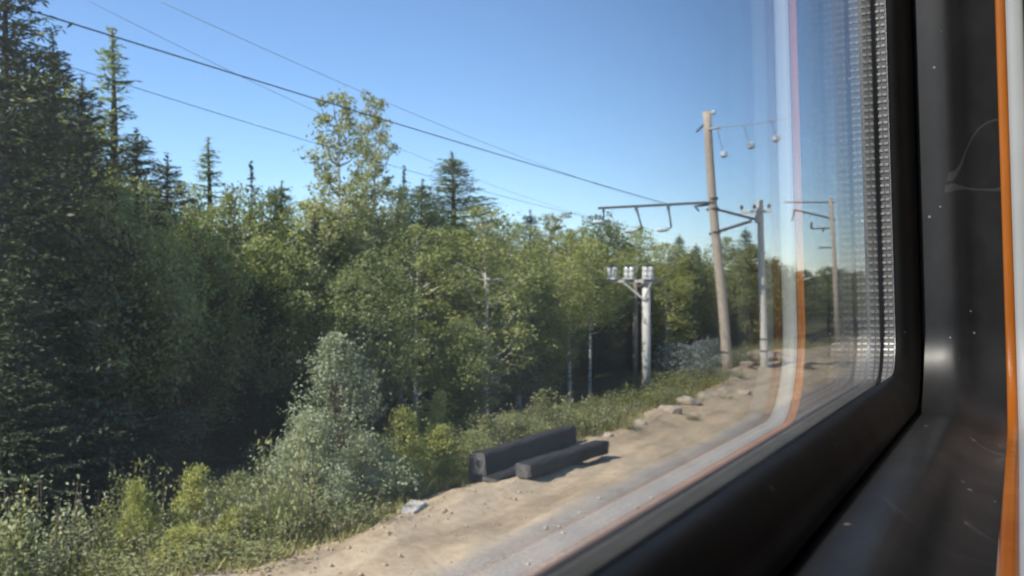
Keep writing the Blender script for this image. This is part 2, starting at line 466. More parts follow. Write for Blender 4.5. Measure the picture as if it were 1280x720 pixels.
    mm = N(nt, 'ShaderNodeMath', operation='MULTIPLY'); nt.links.new(mr.outputs[0], mm.inputs[0]); nt.links.new(fr.outputs[0], mm.inputs[1])
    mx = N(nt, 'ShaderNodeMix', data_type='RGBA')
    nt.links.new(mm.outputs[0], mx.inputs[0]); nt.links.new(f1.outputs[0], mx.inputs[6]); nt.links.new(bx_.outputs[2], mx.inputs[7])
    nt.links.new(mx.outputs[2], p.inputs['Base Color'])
    p.inputs['Roughness'].default_value = 0.95
    p.inputs['Specular IOR Level'].default_value = 0.15
    bn = N(nt, 'ShaderNodeBump', Strength=0.6, Distance=0.04)
    nt.links.new(n2.outputs['Fac'], bn.inputs['Height']); nt.links.new(bn.outputs[0], p.inputs['Normal'])
    return m
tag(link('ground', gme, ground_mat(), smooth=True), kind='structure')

# far wooded hills
hm = noisy('far_wooded_hill', (0.030, 0.045, 0.035), (0.055, 0.075, 0.055), 0.02, 0.95)
bm = bmesh.new()
prev = None
for k in range(121):
    th = R(-70 + 150 * k / 120)            # around the line ahead
    d = 3200
    x, y = -math.sin(th) * d, math.cos(th) * d
    hgt = 30 + 12 * math.sin(k * 0.23) + 14 * math.sin(k * 0.71 + 1) + 5 * math.sin(k * 1.9)
    row = [bm.verts.new((x * f, y * f, -2.85 + hgt * g)) for f, g in ((0.93, -0.05), (0.96, 0.45), (1.0, 1.0), (1.06, 0.6), (1.12, -0.05))]
    if prev:
        for q in range(4): bm.faces.new((prev[q], prev[q + 1], row[q + 1], row[q]))
    prev = row
tag(bm_obj('hills', bm, hm, smooth=True), kind='structure')

# ------------------------------------------------------------------ trees
def leaf_quads(C, size, rs, aspect=0.55, up=0.3, jitter=0.35, along=None, along_w=0.0):
    """diamond leaves at centres C"""
    n = len(C)
    nrm = rs.normal(size=(n, 3)); nrm[:, 2] = np.abs(nrm[:, 2]) * (1 + up) + up
    nrm /= np.linalg.norm(nrm, axis=1)[:, None]
    t = rs.normal(size=(n, 3))
    if along is not None:
        t = t * (1 - along_w) + along * along_w * 2.0
    t -= nrm * (t * nrm).sum(1)[:, None]
    t /= np.linalg.norm(t, axis=1)[:, None] + 1e-9
    b = np.cross(nrm, t)
    s = size * (1 + jitter * rs.uniform(-1, 1, n))[:, None]
    V = np.empty((n, 4, 3))
    V[:, 0] = C - t * s * 0.5
    V[:, 1] = C + b * s * 0.5 * aspect + nrm * s * 0.06
    V[:, 2] = C + t * s * 0.5
    V[:, 3] = C - b * s * 0.5 * aspect + nrm * s * 0.06
    return V.reshape(-1, 3), n

def trunk_bm(h, r, rs, lean=0.02, sides=9, top=0.97):
    pts, rad = [], []
    ph = rs.uniform(0, 6.28)
    for k in range(9):
        f = k / 8
        pts.append((math.sin(f * 4 + ph) * lean * h * f, math.cos(f * 3.1 + ph) * lean * h * f, f * h * top - (0.5 if k == 0 else 0)))
        rad.append(max(r * (1 - f) ** 0.85, 0.006) * (1.25 if k == 0 else 1))
    b = bmesh.new()
    tube(b, pts, rad, sides)
    return b, pts

def trunk_at(pts, z):
    for i in range(len(pts) - 1):
        if pts[i][2] <= z <= pts[i + 1][2]:
            f = (z - pts[i][2]) / (pts[i + 1][2] - pts[i][2])
            return Vector(pts[i]).lerp(Vector(pts[i + 1]), f)
    return Vector(pts[-1])

def make_conifer(name, h, rad, seed, lm, bmt, z0=0.07, dense=1.0, droop=0.25, gap=0.0, needle=0.105, pw=0.85, whorl=0.17):
    rs = np.random.default_rng(seed)
    root = empty(name)
    tb, pts = trunk_bm(h, 0.012 * h + 0.02, rs, 0.004, top=1.0)
    cs, al = [], []
    z = z0 * h
    while z < h * 0.96:
        f = z / h
        L0 = rad * (1 - f) ** pw * (0.75 + 0.25 * min(1, f / 0.12))
        nb = max(3, int((7 if f < 0.8 else 5) * dense + rs.uniform(-1, 1)))
        a0 = rs.uniform(0, 6.28)
        for k in range(nb):
            if rs.random() < gap: continue
            an = a0 + 6.283 * k / nb + rs.normal(0, 0.25)
            L = L0 * rs.uniform(0.62, 1.18) + 0.04
            dz = -droop * (1 - f) + 0.35 * f + rs.normal(0, 0.10)
            d = np.array([math.cos(an), math.sin(an), dz]); d /= np.linalg.norm(d)
            base = np.array(trunk_at(pts, z + rs.uniform(-0.06, 0.06)))
            sidev = np.array([-math.sin(an), math.cos(an), 0])
            tip = base + d * L + np.array([0, 0, 0.10 * L])
            tube(tb, [base, base + d * L * 0.6, tip], [0.010 + 0.008 * L, 0.007 + 0.004 * L, 0.003], 3, cap=False)
            ntw = max(4, int(L / 0.105))
            for q in range(ntw):
                s = (q + 0.6) / ntw
                if s < 0.15 and rs.random() < 0.6: continue
                c = base + d * L * s + np.array([0, 0, 0.10 * L * s * s])
                for sg in (-1, 1):
                    tl = 0.42 * L * (1 - s) ** 0.7 * rs.uniform(0.6, 1.2) + 0.10
                    td = d * 0.62 + sidev * sg * 0.78 + np.array([0, 0, -0.22])
                    nn = max(1, int(tl / (needle * 0.62)))
                    for w in range(nn):
                        cs.append(c + td * tl * (w + 0.5) / nn + rs.normal(0, 0.025, 3)); al.append(td)
                cs.append(c + np.array([0, 0, 0.02])); al.append(d)
        z += whorl * rs.uniform(0.8, 1.25) * (0.6 + 0.4 * (1 - f)) * (h / 9) ** 0.5
    for q in np.linspace(0.93, 1.0, 16):
        for w in range(3):
            cs.append(np.array(trunk_at(pts, q * h)) + rs.normal(0, 0.02, 3)); al.append(np.array([rs.normal(0, 0.35), rs.normal(0, 0.35), 1.0]))
    C = np.array(cs); A = np.array(al)
    V, n = leaf_quads(C, needle, rs, 0.32, 0.5, 0.4, A, 0.8)
    bm_obj('trunk', tb, bmt, root, True)
    link('crown', quads_mesh(name + '_crown', V, n), lm, root)
    return root

def make_broadleaf(name, h, rad, seed, lm, bmt, z0=0.3, nclump=46, per=330, leaf=0.105, shape='egg', trunk_r=None, clump=0.62, stems=1, up=0.25, core=0.0):
    rs = np.random.default_rng(seed)
    root = empty(name)
    tr = trunk_r or 0.011 * h + 0.02
    tb, pts = trunk_bm(h * (0.93 if stems == 1 else 0.6), tr, rs, 0.012)
    allC = []
    centres = []
    for k in range(nclump):
        f = ((k + rs.uniform(0, 1)) / nclump)
        z = z0 + (1 - z0) * f
        if shape == 'egg':
            env = (math.sin(math.pi * min(1, (f * 0.86 + 0.12))) ** 0.7)
        elif shape == 'column':
            env = (0.55 + 0.45 * math.sin(math.pi * min(1, f * 0.85 + 0.12))) * (1 - 0.45 * f ** 3)
        elif shape == 'round':
            env = math.sqrt(max(0.05, 1 - (2 * f - 0.95) ** 2))
        else:
            env = (1 - f) ** 0.7 + 0.12
        a = k * 2.399 + rs.normal(0, 0.5)
        rr = rad * env * math.sqrt(rs.uniform(0.10, 1.0)) * rs.uniform(0.8, 1.12)
        c = np.array([math.cos(a) * rr, math.sin(a) * rr, z * h])
        centres.append(c)
        b0 = trunk_at(pts, max(0.12 * h, z * h - rr * rs.uniform(0.5, 0.9)))
        mid = Vector(c) * 0.55 + b0 * 0.45 + Vector((0, 0, -0.04 * h * rs.random()))
        tube(tb, [b0, mid, Vector(c)], [tr * 0.34 * (1 - f * 0.6), tr * 0.2, 0.006], 4, cap=False)
        cr = clump * (rad / 1.6) * rs.uniform(0.55, 1.25) * (0.6 + 0.4 * env)
        m = int(per * rs.uniform(0.55, 1.25) * max(0.35, (cr / (clump * rad / 1.6)) ** 2))
        p = rs.normal(size=(m, 3)); p /= np.linalg.norm(p, axis=1)[:, None]
        p *= (rs.uniform(0.15, 1.0, m) ** 0.5)[:, None] * cr
        p += np.sign(p) * 0
        p[:, 2] *= 0.72
        # leaves hang in small sprays inside a clump
        sub = rs.normal(size=(max(4, m // 9), 3)) * cr * 0.5
        sub[:, 2] *= 0.7
        idx = rs.integers(0, len(sub), m)
        q = np.where(rs.random((m, 1)) < 0.6, sub[idx] + rs.normal(0, 0.10 * cr + 0.02, (m, 3)), p)
        allC.append(c + q)
    C = np.concatenate(allC)
    C = C[C[:, 2] > 0.05]
    V, n = leaf_quads(C, leaf, rs, 0.62, up)
    if stems > 1:
        for s in range(stems):
            c = centres[int(rs.integers(len(centres) // 3, len(centres)))]
            b0 = Vector((rs.normal(0, 0.12), rs.normal(0, 0.12), -0.2))
            tube(tb, [b0, b0.lerp(Vector(c), 0.5) + Vector((0, 0, 0.1 * h)), Vector(c)], [tr * 0.7, tr * 0.45, 0.006], 5, cap=False)
    bm_obj('trunk' if stems == 1 else 'stems', tb, bmt, root, True)
    link('crown' if stems == 1 else 'foliage', quads_mesh(name + '_leaves', V, n), lm, root)
    return root

def make_weed(name, h, seed, lm, nstem=16, spread=0.38, leaf=0.055, per=80):
    """upright herb / sapling thicket with leafy stems"""
    rs = np.random.default_rng(seed)
    root = empty(name)
    tb = bmesh.new(); C = []
    for s in range(nstem):
        a = rs.uniform(0, 6.28); r0 = spread * math.sqrt(rs.random())
        b0 = Vector((math.cos(a) * r0, math.sin(a) * r0, -0.1))
        hh = h * rs.uniform(0.5, 1.0)
        t = b0 + Vector((math.cos(a) * hh * 0.22 + rs.normal(0, 0.05), math.sin(a) * hh * 0.22 + rs.normal(0, 0.05), hh))
        tube(tb, [b0, b0.lerp(t, 0.5) + Vector((0, 0, 0.04)), t], [0.011, 0.008, 0.003], 4, cap=False)
        k = np.arange(per) / per
        w = 0.20 * h * (1 - k ** 2) * 0.55 + 0.04
        p = np.array(b0)[None] * (1 - k)[:, None] + np.array(t)[None] * k[:, None]
        C.append(p + rs.normal(size=(per, 3)) * w[:, None] * np.array([1, 1, 0.5]))
    C = np.concatenate(C); C = C[C[:, 2] > 0]
    V, n = leaf_quads(C, leaf, rs, 0.45, 0.6)
    bm_obj('stems', tb, M['twig'], root)
    link('foliage', quads_mesh(name + '_leaves', V, n), lm, root)
    return root

PROTO = {}
HEIGHT = {}
WID = {}
def proto(key, h, w, o):
    PROTO[key] = [o, False]; HEIGHT[key] = h; WID[key] = w
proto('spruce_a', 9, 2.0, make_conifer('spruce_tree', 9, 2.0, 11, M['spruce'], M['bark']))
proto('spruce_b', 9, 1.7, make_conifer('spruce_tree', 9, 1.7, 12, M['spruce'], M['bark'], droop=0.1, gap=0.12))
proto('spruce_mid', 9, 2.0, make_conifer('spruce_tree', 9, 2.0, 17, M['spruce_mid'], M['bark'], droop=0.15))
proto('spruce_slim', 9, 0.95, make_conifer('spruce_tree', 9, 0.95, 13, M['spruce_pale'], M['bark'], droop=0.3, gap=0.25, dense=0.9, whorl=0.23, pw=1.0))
proto('pine_sparse', 8, 1.3, make_conifer('pine_tree', 8, 1.3, 14, M['pine'], M['bark'], z0=0.35, droop=-0.25, gap=0.42, dense=0.75, whorl=0.42, needle=0.16))
proto('young_conifer', 2.2, 0.62, make_conifer('young_spruce', 2.2, 0.62, 15, M['green_leaf'], M['twig'], z0=0.03, droop=0.0, gap=0.15, needle=0.11, whorl=0.24))
proto('aspen', 10, 1.35, make_broadleaf('aspen_tree', 10, 1.35, 21, M['aspen_leaf'], M['aspen_bark'], z0=0.14, nclump=70, per=290, leaf=0.105, shape='column', clump=0.54))
proto('birch_a', 9, 1.7, make_broadleaf('birch_tree', 9, 1.7, 22, M['birch_leaf'], M['birch_bark'], z0=0.22, nclump=64, per=330, leaf=0.11))
proto('birch_b', 8, 1.5, make_broadleaf('birch_tree', 8, 1.5, 23, M['birch_leaf'], M['birch_bark'], z0=0.47, nclump=48, per=300, leaf=0.105, trunk_r=0.085))
proto('alder_a', 7, 1.9, make_broadleaf('alder_tree', 7, 1.9, 24, M['alder_leaf'], M['bark'], z0=0.30, nclump=66, per=330, leaf=0.115, shape='round'))
proto('alder_b', 7, 1.7, make_broadleaf('alder_tree', 7, 1.7, 25, M['alder_leaf'], M['bark'], z0=0.22, nclump=64, per=330, leaf=0.12))
proto('willow', 2.6, 1.15, make_broadleaf('willow_bush', 2.6, 1.15, 31, M['willow_leaf'], M['twig'], z0=0.06, nclump=84, per=300, leaf=0.046, shape='cone', stems=12, clump=0.42, trunk_r=0.03, up=0.1))
proto('willow_blue', 1.6, 1.0, make_broadleaf('willow_bush', 1.6, 1.0, 32, M['blue_leaf'], M['twig'], z0=0.08, nclump=50, per=260, leaf=0.06, shape='round', stems=8, clump=0.6, trunk_r=0.025))
proto('yellow_bush', 1.3, 0.7, make_broadleaf('yellow_bush', 1.3, 0.7, 33, M['yellow_leaf'], M['twig'], z0=0.08, nclump=52, per=260, leaf=0.043, shape='cone', stems=7, clump=0.62, trunk_r=0.02))
proto('green_bush', 1.4, 0.85, make_broadleaf('leafy_bush', 1.4, 0.85, 34, M['green_leaf'], M['twig'], z0=0.06, nclump=54, per=270, leaf=0.048, shape='egg', stems=7, clump=0.6, trunk_r=0.02))
proto('weed_yellow', 0.9, 0.5, make_weed('weed_clump', 0.9, 41, M['yellow_leaf'], leaf=0.05))
proto('weed_green', 0.9, 0.5, make_weed('weed_clump', 0.9, 42, M['green_leaf'], 18))
proto('weed_pale', 1.0, 0.5, make_weed('weed_clump', 1.0, 43, M['willow_leaf'], 14, per=64, leaf=0.05))

pr = random.Random(9)
def plant(key, x, y, height, width=None, label=None, cat='tree', group=None, rz=None, sink=0.05):
    o, used = PROTO[key]
    if used:
        o = copy_tree(o)
    else:
        PROTO[key][1] = True
    z = float(ground_h(x, y)) - sink
    sz = height / HEIGHT[key]
    sw = (width / WID[key]) if width else sz
    o.location = (x, y, z)
    o.scale = (sw, sw, sz)
    o.rotation_euler = (0, 0, pr.uniform(0, 6.28) if rz is None else rz)
    for k in ('label', 'category', 'group', 'kind'):
        if k in o: del o[k]
    tag(o, label, cat, group)
    return o

def plant_px(key, px, top, X, half=None, **kw):
    """a plant whose stem stands on the line x = X and whose top reaches the photograph's height there"""
    p = pix(px, top, X)
    g = float(ground_h(p.x, p.y))
    dist = math.hypot(p.x, p.y)
    w = half / FPX * dist if half else None
    return plant(key, p.x, p.y, p.z - g + 0.05, w, **kw)

FR = 'trees along the forest edge'
TREES = [  # kind, pixel x of the top, pixel y of the top, lateral distance, half width in pixels, label
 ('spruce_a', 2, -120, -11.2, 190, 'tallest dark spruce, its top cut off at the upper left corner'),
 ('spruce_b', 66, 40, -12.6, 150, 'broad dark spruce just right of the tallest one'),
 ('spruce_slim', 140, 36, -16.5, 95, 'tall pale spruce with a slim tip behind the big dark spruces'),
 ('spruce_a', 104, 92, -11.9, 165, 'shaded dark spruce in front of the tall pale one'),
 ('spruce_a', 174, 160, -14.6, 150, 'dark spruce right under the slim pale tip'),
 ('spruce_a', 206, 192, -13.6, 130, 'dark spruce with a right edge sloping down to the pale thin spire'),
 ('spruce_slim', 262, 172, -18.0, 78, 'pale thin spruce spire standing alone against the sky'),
 ('pine_sparse', 314, 205, -16.5, 60, 'sparse dark pine with bare layered boughs against the sky'),
 ('spruce_mid', 352, 226, -15.5, 100, 'small pointed spruce between sparse pine and tall aspen'),
 ('birch_a', 385, 255, -14.5, 60, 'leafy birch tucked against the left of the tall aspen'),
 ('aspen', 420, 116, -13.5, 56, 'tallest grey green aspen with a ragged column crown'),
 ('aspen', 470, 121, -14.0, 44, 'second tall aspen, its top touching the tallest on the right'),
 ('alder_a', 245, 268, -12.3, 72, 'olive leafy tree below the thin spruce spire'),
 ('birch_a', 232, 232, -14.0, 46, 'leafy tree filling the gap left of the thin spruce spire'),
 ('alder_a', 292, 238, -14.4, 50, 'leafy tree between the thin spruce spire and the sparse pine'),
 ('alder_b', 338, 244, -14.0, 46, 'bushy tree crown right under the sparse dark pine'),
 ('birch_a', 500, 236, -14.0, 48, 'leafy tree between the tall aspens and the full green spruce'),
 ('alder_a', 330, 295, -12.6, 76, 'rounded leafy tree in shadow below the sparse pine'),
 ('pine_sparse', 505, 210, -16.5, 50, 'thin wispy pine just right of the tall aspens'),
 ('spruce_mid', 566, 190, -15.0, 165, 'full green spruce with a broad pointed top above the birches'),
 ('spruce_mid', 528, 224, -15.6, 115, 'spruce shoulder left of the full green spruce'),
 ('birch_a', 520, 285, -12.0, 60, 'yellow green birch right under the full green spruce'),
 ('birch_a', 606, 262, -10.9, 72, 'broad bright birch in the middle of the forest edge'),
 ('birch_a', 648, 282, -11.3, 56, 'second bright birch right beside the broad one'),
 ('spruce_b', 664, 262, -16.5, 80, 'pointed spruce tip peeping over the second bright birch'),
 ('birch_b', 712, 290, -11.4, 48, 'white trunked birch left of the concrete post'),
 ('birch_b', 737, 300, -11.7, 44, 'slim white trunked birch nearest the concrete post'),
 ('aspen', 690, 268, -15.0, 46, 'pale aspen behind the two white trunked birches'),
 ('alder_a', 748, 272, -14.5, 52, 'dark rounded tree below the hanging insulators'),
 ('birch_a', 797, 286, -15.0, 44, 'pale green birch behind the concrete post'),
 ('spruce_mid', 849, 292, -16.0, 52, 'spruce with a sharp tip left of the leaning mast'),
 ('spruce_mid', 870, 304, -15.5, 50, 'slim spruce tip just beside the leaning mast'),
 ('birch_a', 832, 306, -12.6, 48, 'bright leafy tree right of the concrete post'),
 ('alder_a', 868, 316, -12.0, 42, 'leafy tree left of the foot of the leaning mast'),
 ('spruce_mid', 932, 284, -14.5, 56, 'pointed green spruce between the leaning mast and grey pole'),
 ('birch_a', 905, 298, -14.5, 38, 'olive birch crown behind the leaning mast'),
 ('alder_b', 938, 310, -11.6, 34, 'dense green tree between the feet of the two wooden poles'),
 ('alder_a', 968, 324, -12.0, 30, 'low leafy tree right behind the grey wooden pole'),
 ('alder_b', 583, 405, -9.8, 50, 'low alder with big light leaves on the dark forest edge'),
 ('alder_a', 462, 318, -11.0, 66, 'leafy tree under the tall aspens, half in shadow'),
 ('alder_b', 665, 350, -10.7, 52, 'dark green understorey tree left of white birch trunks'),
 ('spruce_b', 22, 300, -10.2, 110, 'low dark spruce at the left edge of the view'),
 ('alder_a', 150, 225, -11.2, 84, 'olive leafy tree glowing at the edge of the dark spruces'),
]
for k, px, top, X, hw, lab in TREES:
    plant_px(k, px, top, X, hw, label=lab, cat='tree', group=FR)

# shaded forest behind the edge: rows of trees going back
kinds = ['spruce_a', 'spruce_b', 'alder_a', 'birch_a', 'alder_b', 'aspen', 'birch_b']
lab_back = {'spruce': 'dark spruce standing in the shaded rows behind the forest edge',
            'alder': 'rounded leafy alder in the shaded rows behind the forest edge',
            'birch': 'white trunked birch in the shaded rows behind the forest edge',
            'aspen': 'grey green aspen in the shaded rows behind the forest edge'}
for row, X in enumerate((-13.2, -15.4, -18.0, -21.0, -25.0)):
    y = 1.0 + row * 0.7
    while y < 60:
        k = pr.choice(kinds if row > 0 else ['spruce_a', 'spruce_b', 'alder_a', 'alder_b'])
        xx = X + pr.uniform(-0.7, 0.7)
        # keep the skyline of the photograph: crowns of the back rows stay under it
        u = -xx / math.hypot(xx, y)
        ang = math.atan2(-xx, y)                     # from the line ahead
        px = 640 + FPX * math.tan(YAW - ang) if abs(YAW - ang) < 1.2 else -400
        cap_px = np.interp(px, [-400, 0, 60, 110, 180, 225, 262, 300, 380, 400, 490, 540, 600, 680, 760, 860, 950, 1000], [-60, 0, 90, 140, 210, 285, 290, 285, 280, 220, 260, 255, 285, 300, 300, 325, 338, 350])
        depth = xx / (-math.sin(YAW) + (px - 640) / FPX * math.cos(YAW)) if abs(px) < 2000 else 12
        hmax = (362 - cap_px) / FPX * depth - float(ground_h(xx, y))
        hh = max(2.6, min(hmax * pr.uniform(0.82, 1.0), 12))
        base = k.split('_')[0]
        plant(k, xx, y, hh, WID[k] * min(1.25, max(0.55, hh / HEIGHT[k])) * pr.uniform(0.9, 1.15), label=lab_back[base], cat='tree', group='%s trees in the shaded forest rows' % base)
        y += pr.uniform(1.5, 2.3) * (1 + row * 0.12) * (1 + max(0, y - 20) * 0.012)

# far end of the forest edge, low trees shrinking towards the horizon
for i in range(16):
    y = 56 + i * 6 + pr.uniform(-2, 2)
    xx = -12.5 - pr.uniform(0, 2.0)
    k = pr.choice(['alder_a', 'alder_b', 'birch_a', 'spruce_b'])
    plant(k, xx, y, pr.uniform(3.4, 4.3) + 0.012 * y, 1.9, label='low far tree of the forest edge shrinking towards the horizon', cat='tree', group='low far trees down the line')

# ------------------------------------------------------------------ undergrowth in front of the trees
SH = 'bushes between the dirt strip and the trees'
BUSHES = [
 ('willow', 420, 425, -8.1, 92, 'big grey green willow bush nearest the dirt strip'),
 ('willow', 385, 520, -7.7, 70, 'lower grey willow bush at the left foot of the big one'),
 ('willow', 455, 545, -7.6, 50, 'small dense willow bush right of the big grey one'),
 ('yellow_bush', 172, 612, -8.3, 34, 'bright yellow bush standing alone below the dark forest'),
 ('yellow_bush', 245, 595, -8.1, 42, 'tall yellow green bush left of the willow bushes'),
 ('yellow_bush', 300, 640, -7.6, 52, 'low golden bush at the bottom beside the dirt strip'),
 ('yellow_bush', 235, 665, -7.6, 60, 'golden bush at the bottom edge left of the dirt strip'),
 ('green_bush', 345, 622, -7.4, 46, 'small green bush at the willow foot by the strip'),
 ('yellow_bush', 548, 500, -8.6, 24, 'yellow green sapling bush above the sleepers'),
 ('green_bush', 590, 545, -7.6, 38, 'green bush behind the left end of the sleeper pile'),
 ('green_bush', 640, 520, -8.2, 34, 'green bush behind the middle of the sleeper pile'),
 ('yellow_bush', 520, 560, -7.6, 36, 'yellow bush left of the sleeper pile'),
 ('yellow_bush', 560, 575, -7.3, 30, 'low yellow bush touching the sleepers end'),
 ('young_conifer', 678, 488, -8.3, 27, 'young yellow green spruce behind the sleeper pile'),
 ('young_conifer', 610, 520, -8.6, 26, 'young spruce among the bushes above the sleepers'),
 ('green_bush', 735, 505, -8.6, 34, 'green bush under the white birch trunks'),
 ('green_bush', 770, 498, -8.9, 30, 'round bush left of the concrete post foot'),
 ('yellow_bush', 700, 540, -7.7, 26, 'small yellow bush past the end of the sleeper pile'),
 ('green_bush', 825, 478, -9.3, 28, 'bush right of the concrete post foot'),
 ('willow_blue', 856, 432, -8.9, 42, 'willow bush tinted with bluish haze, between post and leaning mast'),
 ('willow_blue', 886, 426, -9.3, 32, 'willow bush tinted with bluish haze at the foot of the leaning mast'),
 ('green_bush', 928, 452, -9.2, 18, 'small green bush right of the leaning mast foot'),
 ('young_conifer', 20, 660, -8.8, 40, 'young spruce in the bottom left corner'),
 ('weed_pale', 95, 598, -8.8, 44, 'tall pale striped weeds beside the lone yellow bush'),
 ('weed_pale', 35, 650, -8.4, 46, 'pale weeds at the lower left edge'),
 ('green_bush', 300, 600, -8.2, 50, 'olive bush at the left shoulder of the willow'),
 ('yellow_bush', 505, 520, -8.3, 46, 'yellow green sapling thicket right of the big willow'),
 ('green_bush', 485, 570, -7.6, 40, 'rounded green bush at the right foot of the willow'),
 ('yellow_bush', 548, 540, -7.9, 44, 'tall yellow thicket left of the tall dark beam'),
 ('young_conifer', 530, 500, -8.9, 34, 'young light spruce standing above the yellow thicket'),
 ('green_bush', 700, 512, -8.2, 36, 'olive bush beyond the far end of the sleepers'),
 ('green_bush', 665, 528, -7.9, 30, 'olive green bush right behind the tall beam'),
 ('yellow_bush', 780, 500, -8.4, 30, 'yellow bush on the verge short of the concrete post'),
]
for k, px, top, X, hw, lab in BUSHES:
    plant_px(k, px, top, X, hw, label=lab, cat='bush', group=SH, sink=0.02)

rw = random.Random(31)
for i in range(150):
    y = 5.2 + 40 * rw.random() ** 1.15
    e = float(edge(np.array(y)))
    x = e - 0.25 - 2.2 * rw.random() ** 1.3
    k = rw.choice(['weed_yellow', 'weed_green', 'weed_green', 'weed_pale', 'weed_yellow'])
    if 10.0 < y < 15.5 and x > -7.5: continue
    if y < 12 and rw.random() < 0.2: continue
    hh = rw.uniform(0.35, 0.85) * (0.75 + 0.35 * min(1, (e - x)))
    nm = {'weed_yellow': 'clump of yellowing weeds in the verge along the dirt strip', 'weed_green': 'clump of green weeds in the verge along the dirt strip', 'weed_pale': 'clump of pale grey weeds in the verge along the dirt strip'}[k]
    plant(k, x, y, hh, rw.uniform(0.35, 0.6), label=nm, cat='weeds', group=nm.replace('clump', 'clumps'), sink=0.0)

for i in range(24):
    y = 4.2 + 12 * rw.random() ** 1.3
    x = float(edge(np.array(y))) - 0.5 - 2.6 * rw.random()
    if 10.0 < y < 15.0 and x > -7.6: continue
    k = rw.choice(['weed_pale', 'weed_yellow', 'weed_green', 'weed_yellow'] if y < 9 else ['weed_yellow', 'weed_green'])
    nm = {'weed_yellow': 'tall yellowing weed standing among the verge bushes', 'weed_green': 'tall green weed standing among the verge bushes', 'weed_pale': 'tall pale grey weed standing among the verge bushes'}[k]
    plant(k, x, y, rw.uniform(0.9, 1.6) * (1 if y < 9 else 0.7), rw.uniform(0.3, 0.5), label=nm, cat='weeds', group=nm.replace('weed ', 'weeds '), sink=0.0)
for i in range(9):
    y = 5 + 30 * rw.random()
    x = float(edge(np.array(y))) + 0.15 + 1.0 * rw.random() ** 2
    if 10.0 < y < 15.5: continue
    plant(rw.choice(['weed_yellow', 'weed_green']), x, y, rw.uniform(0.12, 0.3), rw.uniform(0.15, 0.3), label='small tuft of weeds growing out on the dirt strip', cat='weeds', group='small weed tufts on the dirt', sink=0.0)

# grass cover
rs = np.random.default_rng(77)
n = 42000
gy = 3 + 45 * rs.random(n) ** 1.2
ge = edge(gy)
gx = ge + 0.25 - 3.6 * rs.random(n) ** 1.6 + 0.12 * rs.normal(size=n)
keep = (rs.random(n) < np.clip((ge + 0.1 - gx) * 2.5 + 0.15, 0, 1)) & ~((gy > 9.8) & (gy < 15.2) & (gx > -7.15))
gx, gy = gx[keep], gy[keep]
n = len(gx)
gz = ground_h(gx, gy)
hh = 0.07 + 0.20 * rs.random(n) * np.clip((edge(gy) + 0.4 - gx), 0.2, 1)
an = rs.uniform(0, 6.28, n)
w = 0.008 + 0.006 * rs.random(n)
lean = rs.normal(0, 0.35, (n, 2)) * hh[:, None]
B = np.stack([gx, gy, gz - 0.02], -1)
dv = np.stack([np.cos(an) * w, np.sin(an) * w, np.zeros(n)], -1)
T = B + np.concatenate([lean, hh[:, None]], 1)
V = np.empty((n, 4, 3)); V[:, 0] = B - dv; V[:, 1] = B + dv; V[:, 2] = T + dv * 0.25; V[:, 3] = T - dv * 0.25
tag(link('grass', quads_mesh('grass', V.reshape(-1, 3), n), M['grass']), 'dry yellow green grass of the verge between dirt strip and trees', 'grass', kind='stuff')

# ------------------------------------------------------------------ stones
def rock_mesh(name, seed, s=(1, 1, 0.6), sub=3):
    rr = np.random.default_rng(seed)
    bm = bmesh.new()
    bmesh.ops.create_icosphere(bm, subdivisions=sub, radius=0.5)
    dirs = rr.normal(size=(14, 3)); dirs /= np.linalg.norm(dirs, axis=1)[:, None]
    off = rr.uniform(0.30, 0.46, 14)
    for v in bm.verts:
        p = np.array(v.co)
        for d, o in zip(dirs, off):
            t = p @ d
            if t > o: p = p - d * (t - o) * 0.92
        p = p * (1 + 0.03 * rr.normal())
        v.co = p * np.array(s)
    me = bpy.data.meshes.new(name)
    bm.to_mesh(me); bm.free()
    me.materials.append(M['rock'])
    return me
rocks = [rock_mesh('boulder', 60 + k, (1, 0.85, 0.55 + 0.1 * k)) for k in range(4)]
ROCKS = [ # px, py of the middle of the foot, lateral, size, label
 (952, 472, -8.0, 1.25, 'broad pale boulder at the foot of the grey wooden pole'),
 (1000, 474, -6.6, 0.9, 'pale boulder right of the grey wooden pole'),
 (932, 478, -8.0, 0.6, 'small stone left of the grey wooden pole foot'),
 (905, 498, -6.9, 0.5, 'flat stone on the strip below the leaning mast'),
 (862, 512, -6.9, 0.75, 'grey flat stone on the dirt edge past the bushes'),
 (838, 522, -6.8, 0.55, 'weathered stone on the dirt edge beside the bushes'),
 (880, 505, -7.0, 0.6, 'half buried stone nearest the leaning mast on the strip'),
 (795, 490, -9.2, 0.6, 'pale stone left of the concrete post foot'),
 (800, 538, -6.6, 0.35, 'small pale stone beyond the sleeper pile'),
 (760, 552, -6.7, 0.3, 'small reddish stone near the far end of the sleepers'),
 (930, 490, -6.4, 0.45, 'lone stone in the middle of the far strip'),
]
for px, py, X, sz, lab in ROCKS:
    p = pix(px, py, X)
    o = bpy.data.objects.new('boulder', rocks[pr.randrange(4)])
    COL.objects.link(o)
    o.location = (p.x, p.y, float(ground_h(p.x, p.y)) + 0.04 * sz)
    o.scale = (sz * 0.85, sz * pr.uniform(0.9, 1.5), sz * 0.7)
    o.rotation_euler = (pr.uniform(-0.15, 0.15), pr.uniform(-0.15, 0.15), pr.uniform(0, 6))
    tag(o, lab, 'stone', 'boulders on the dirt strip')

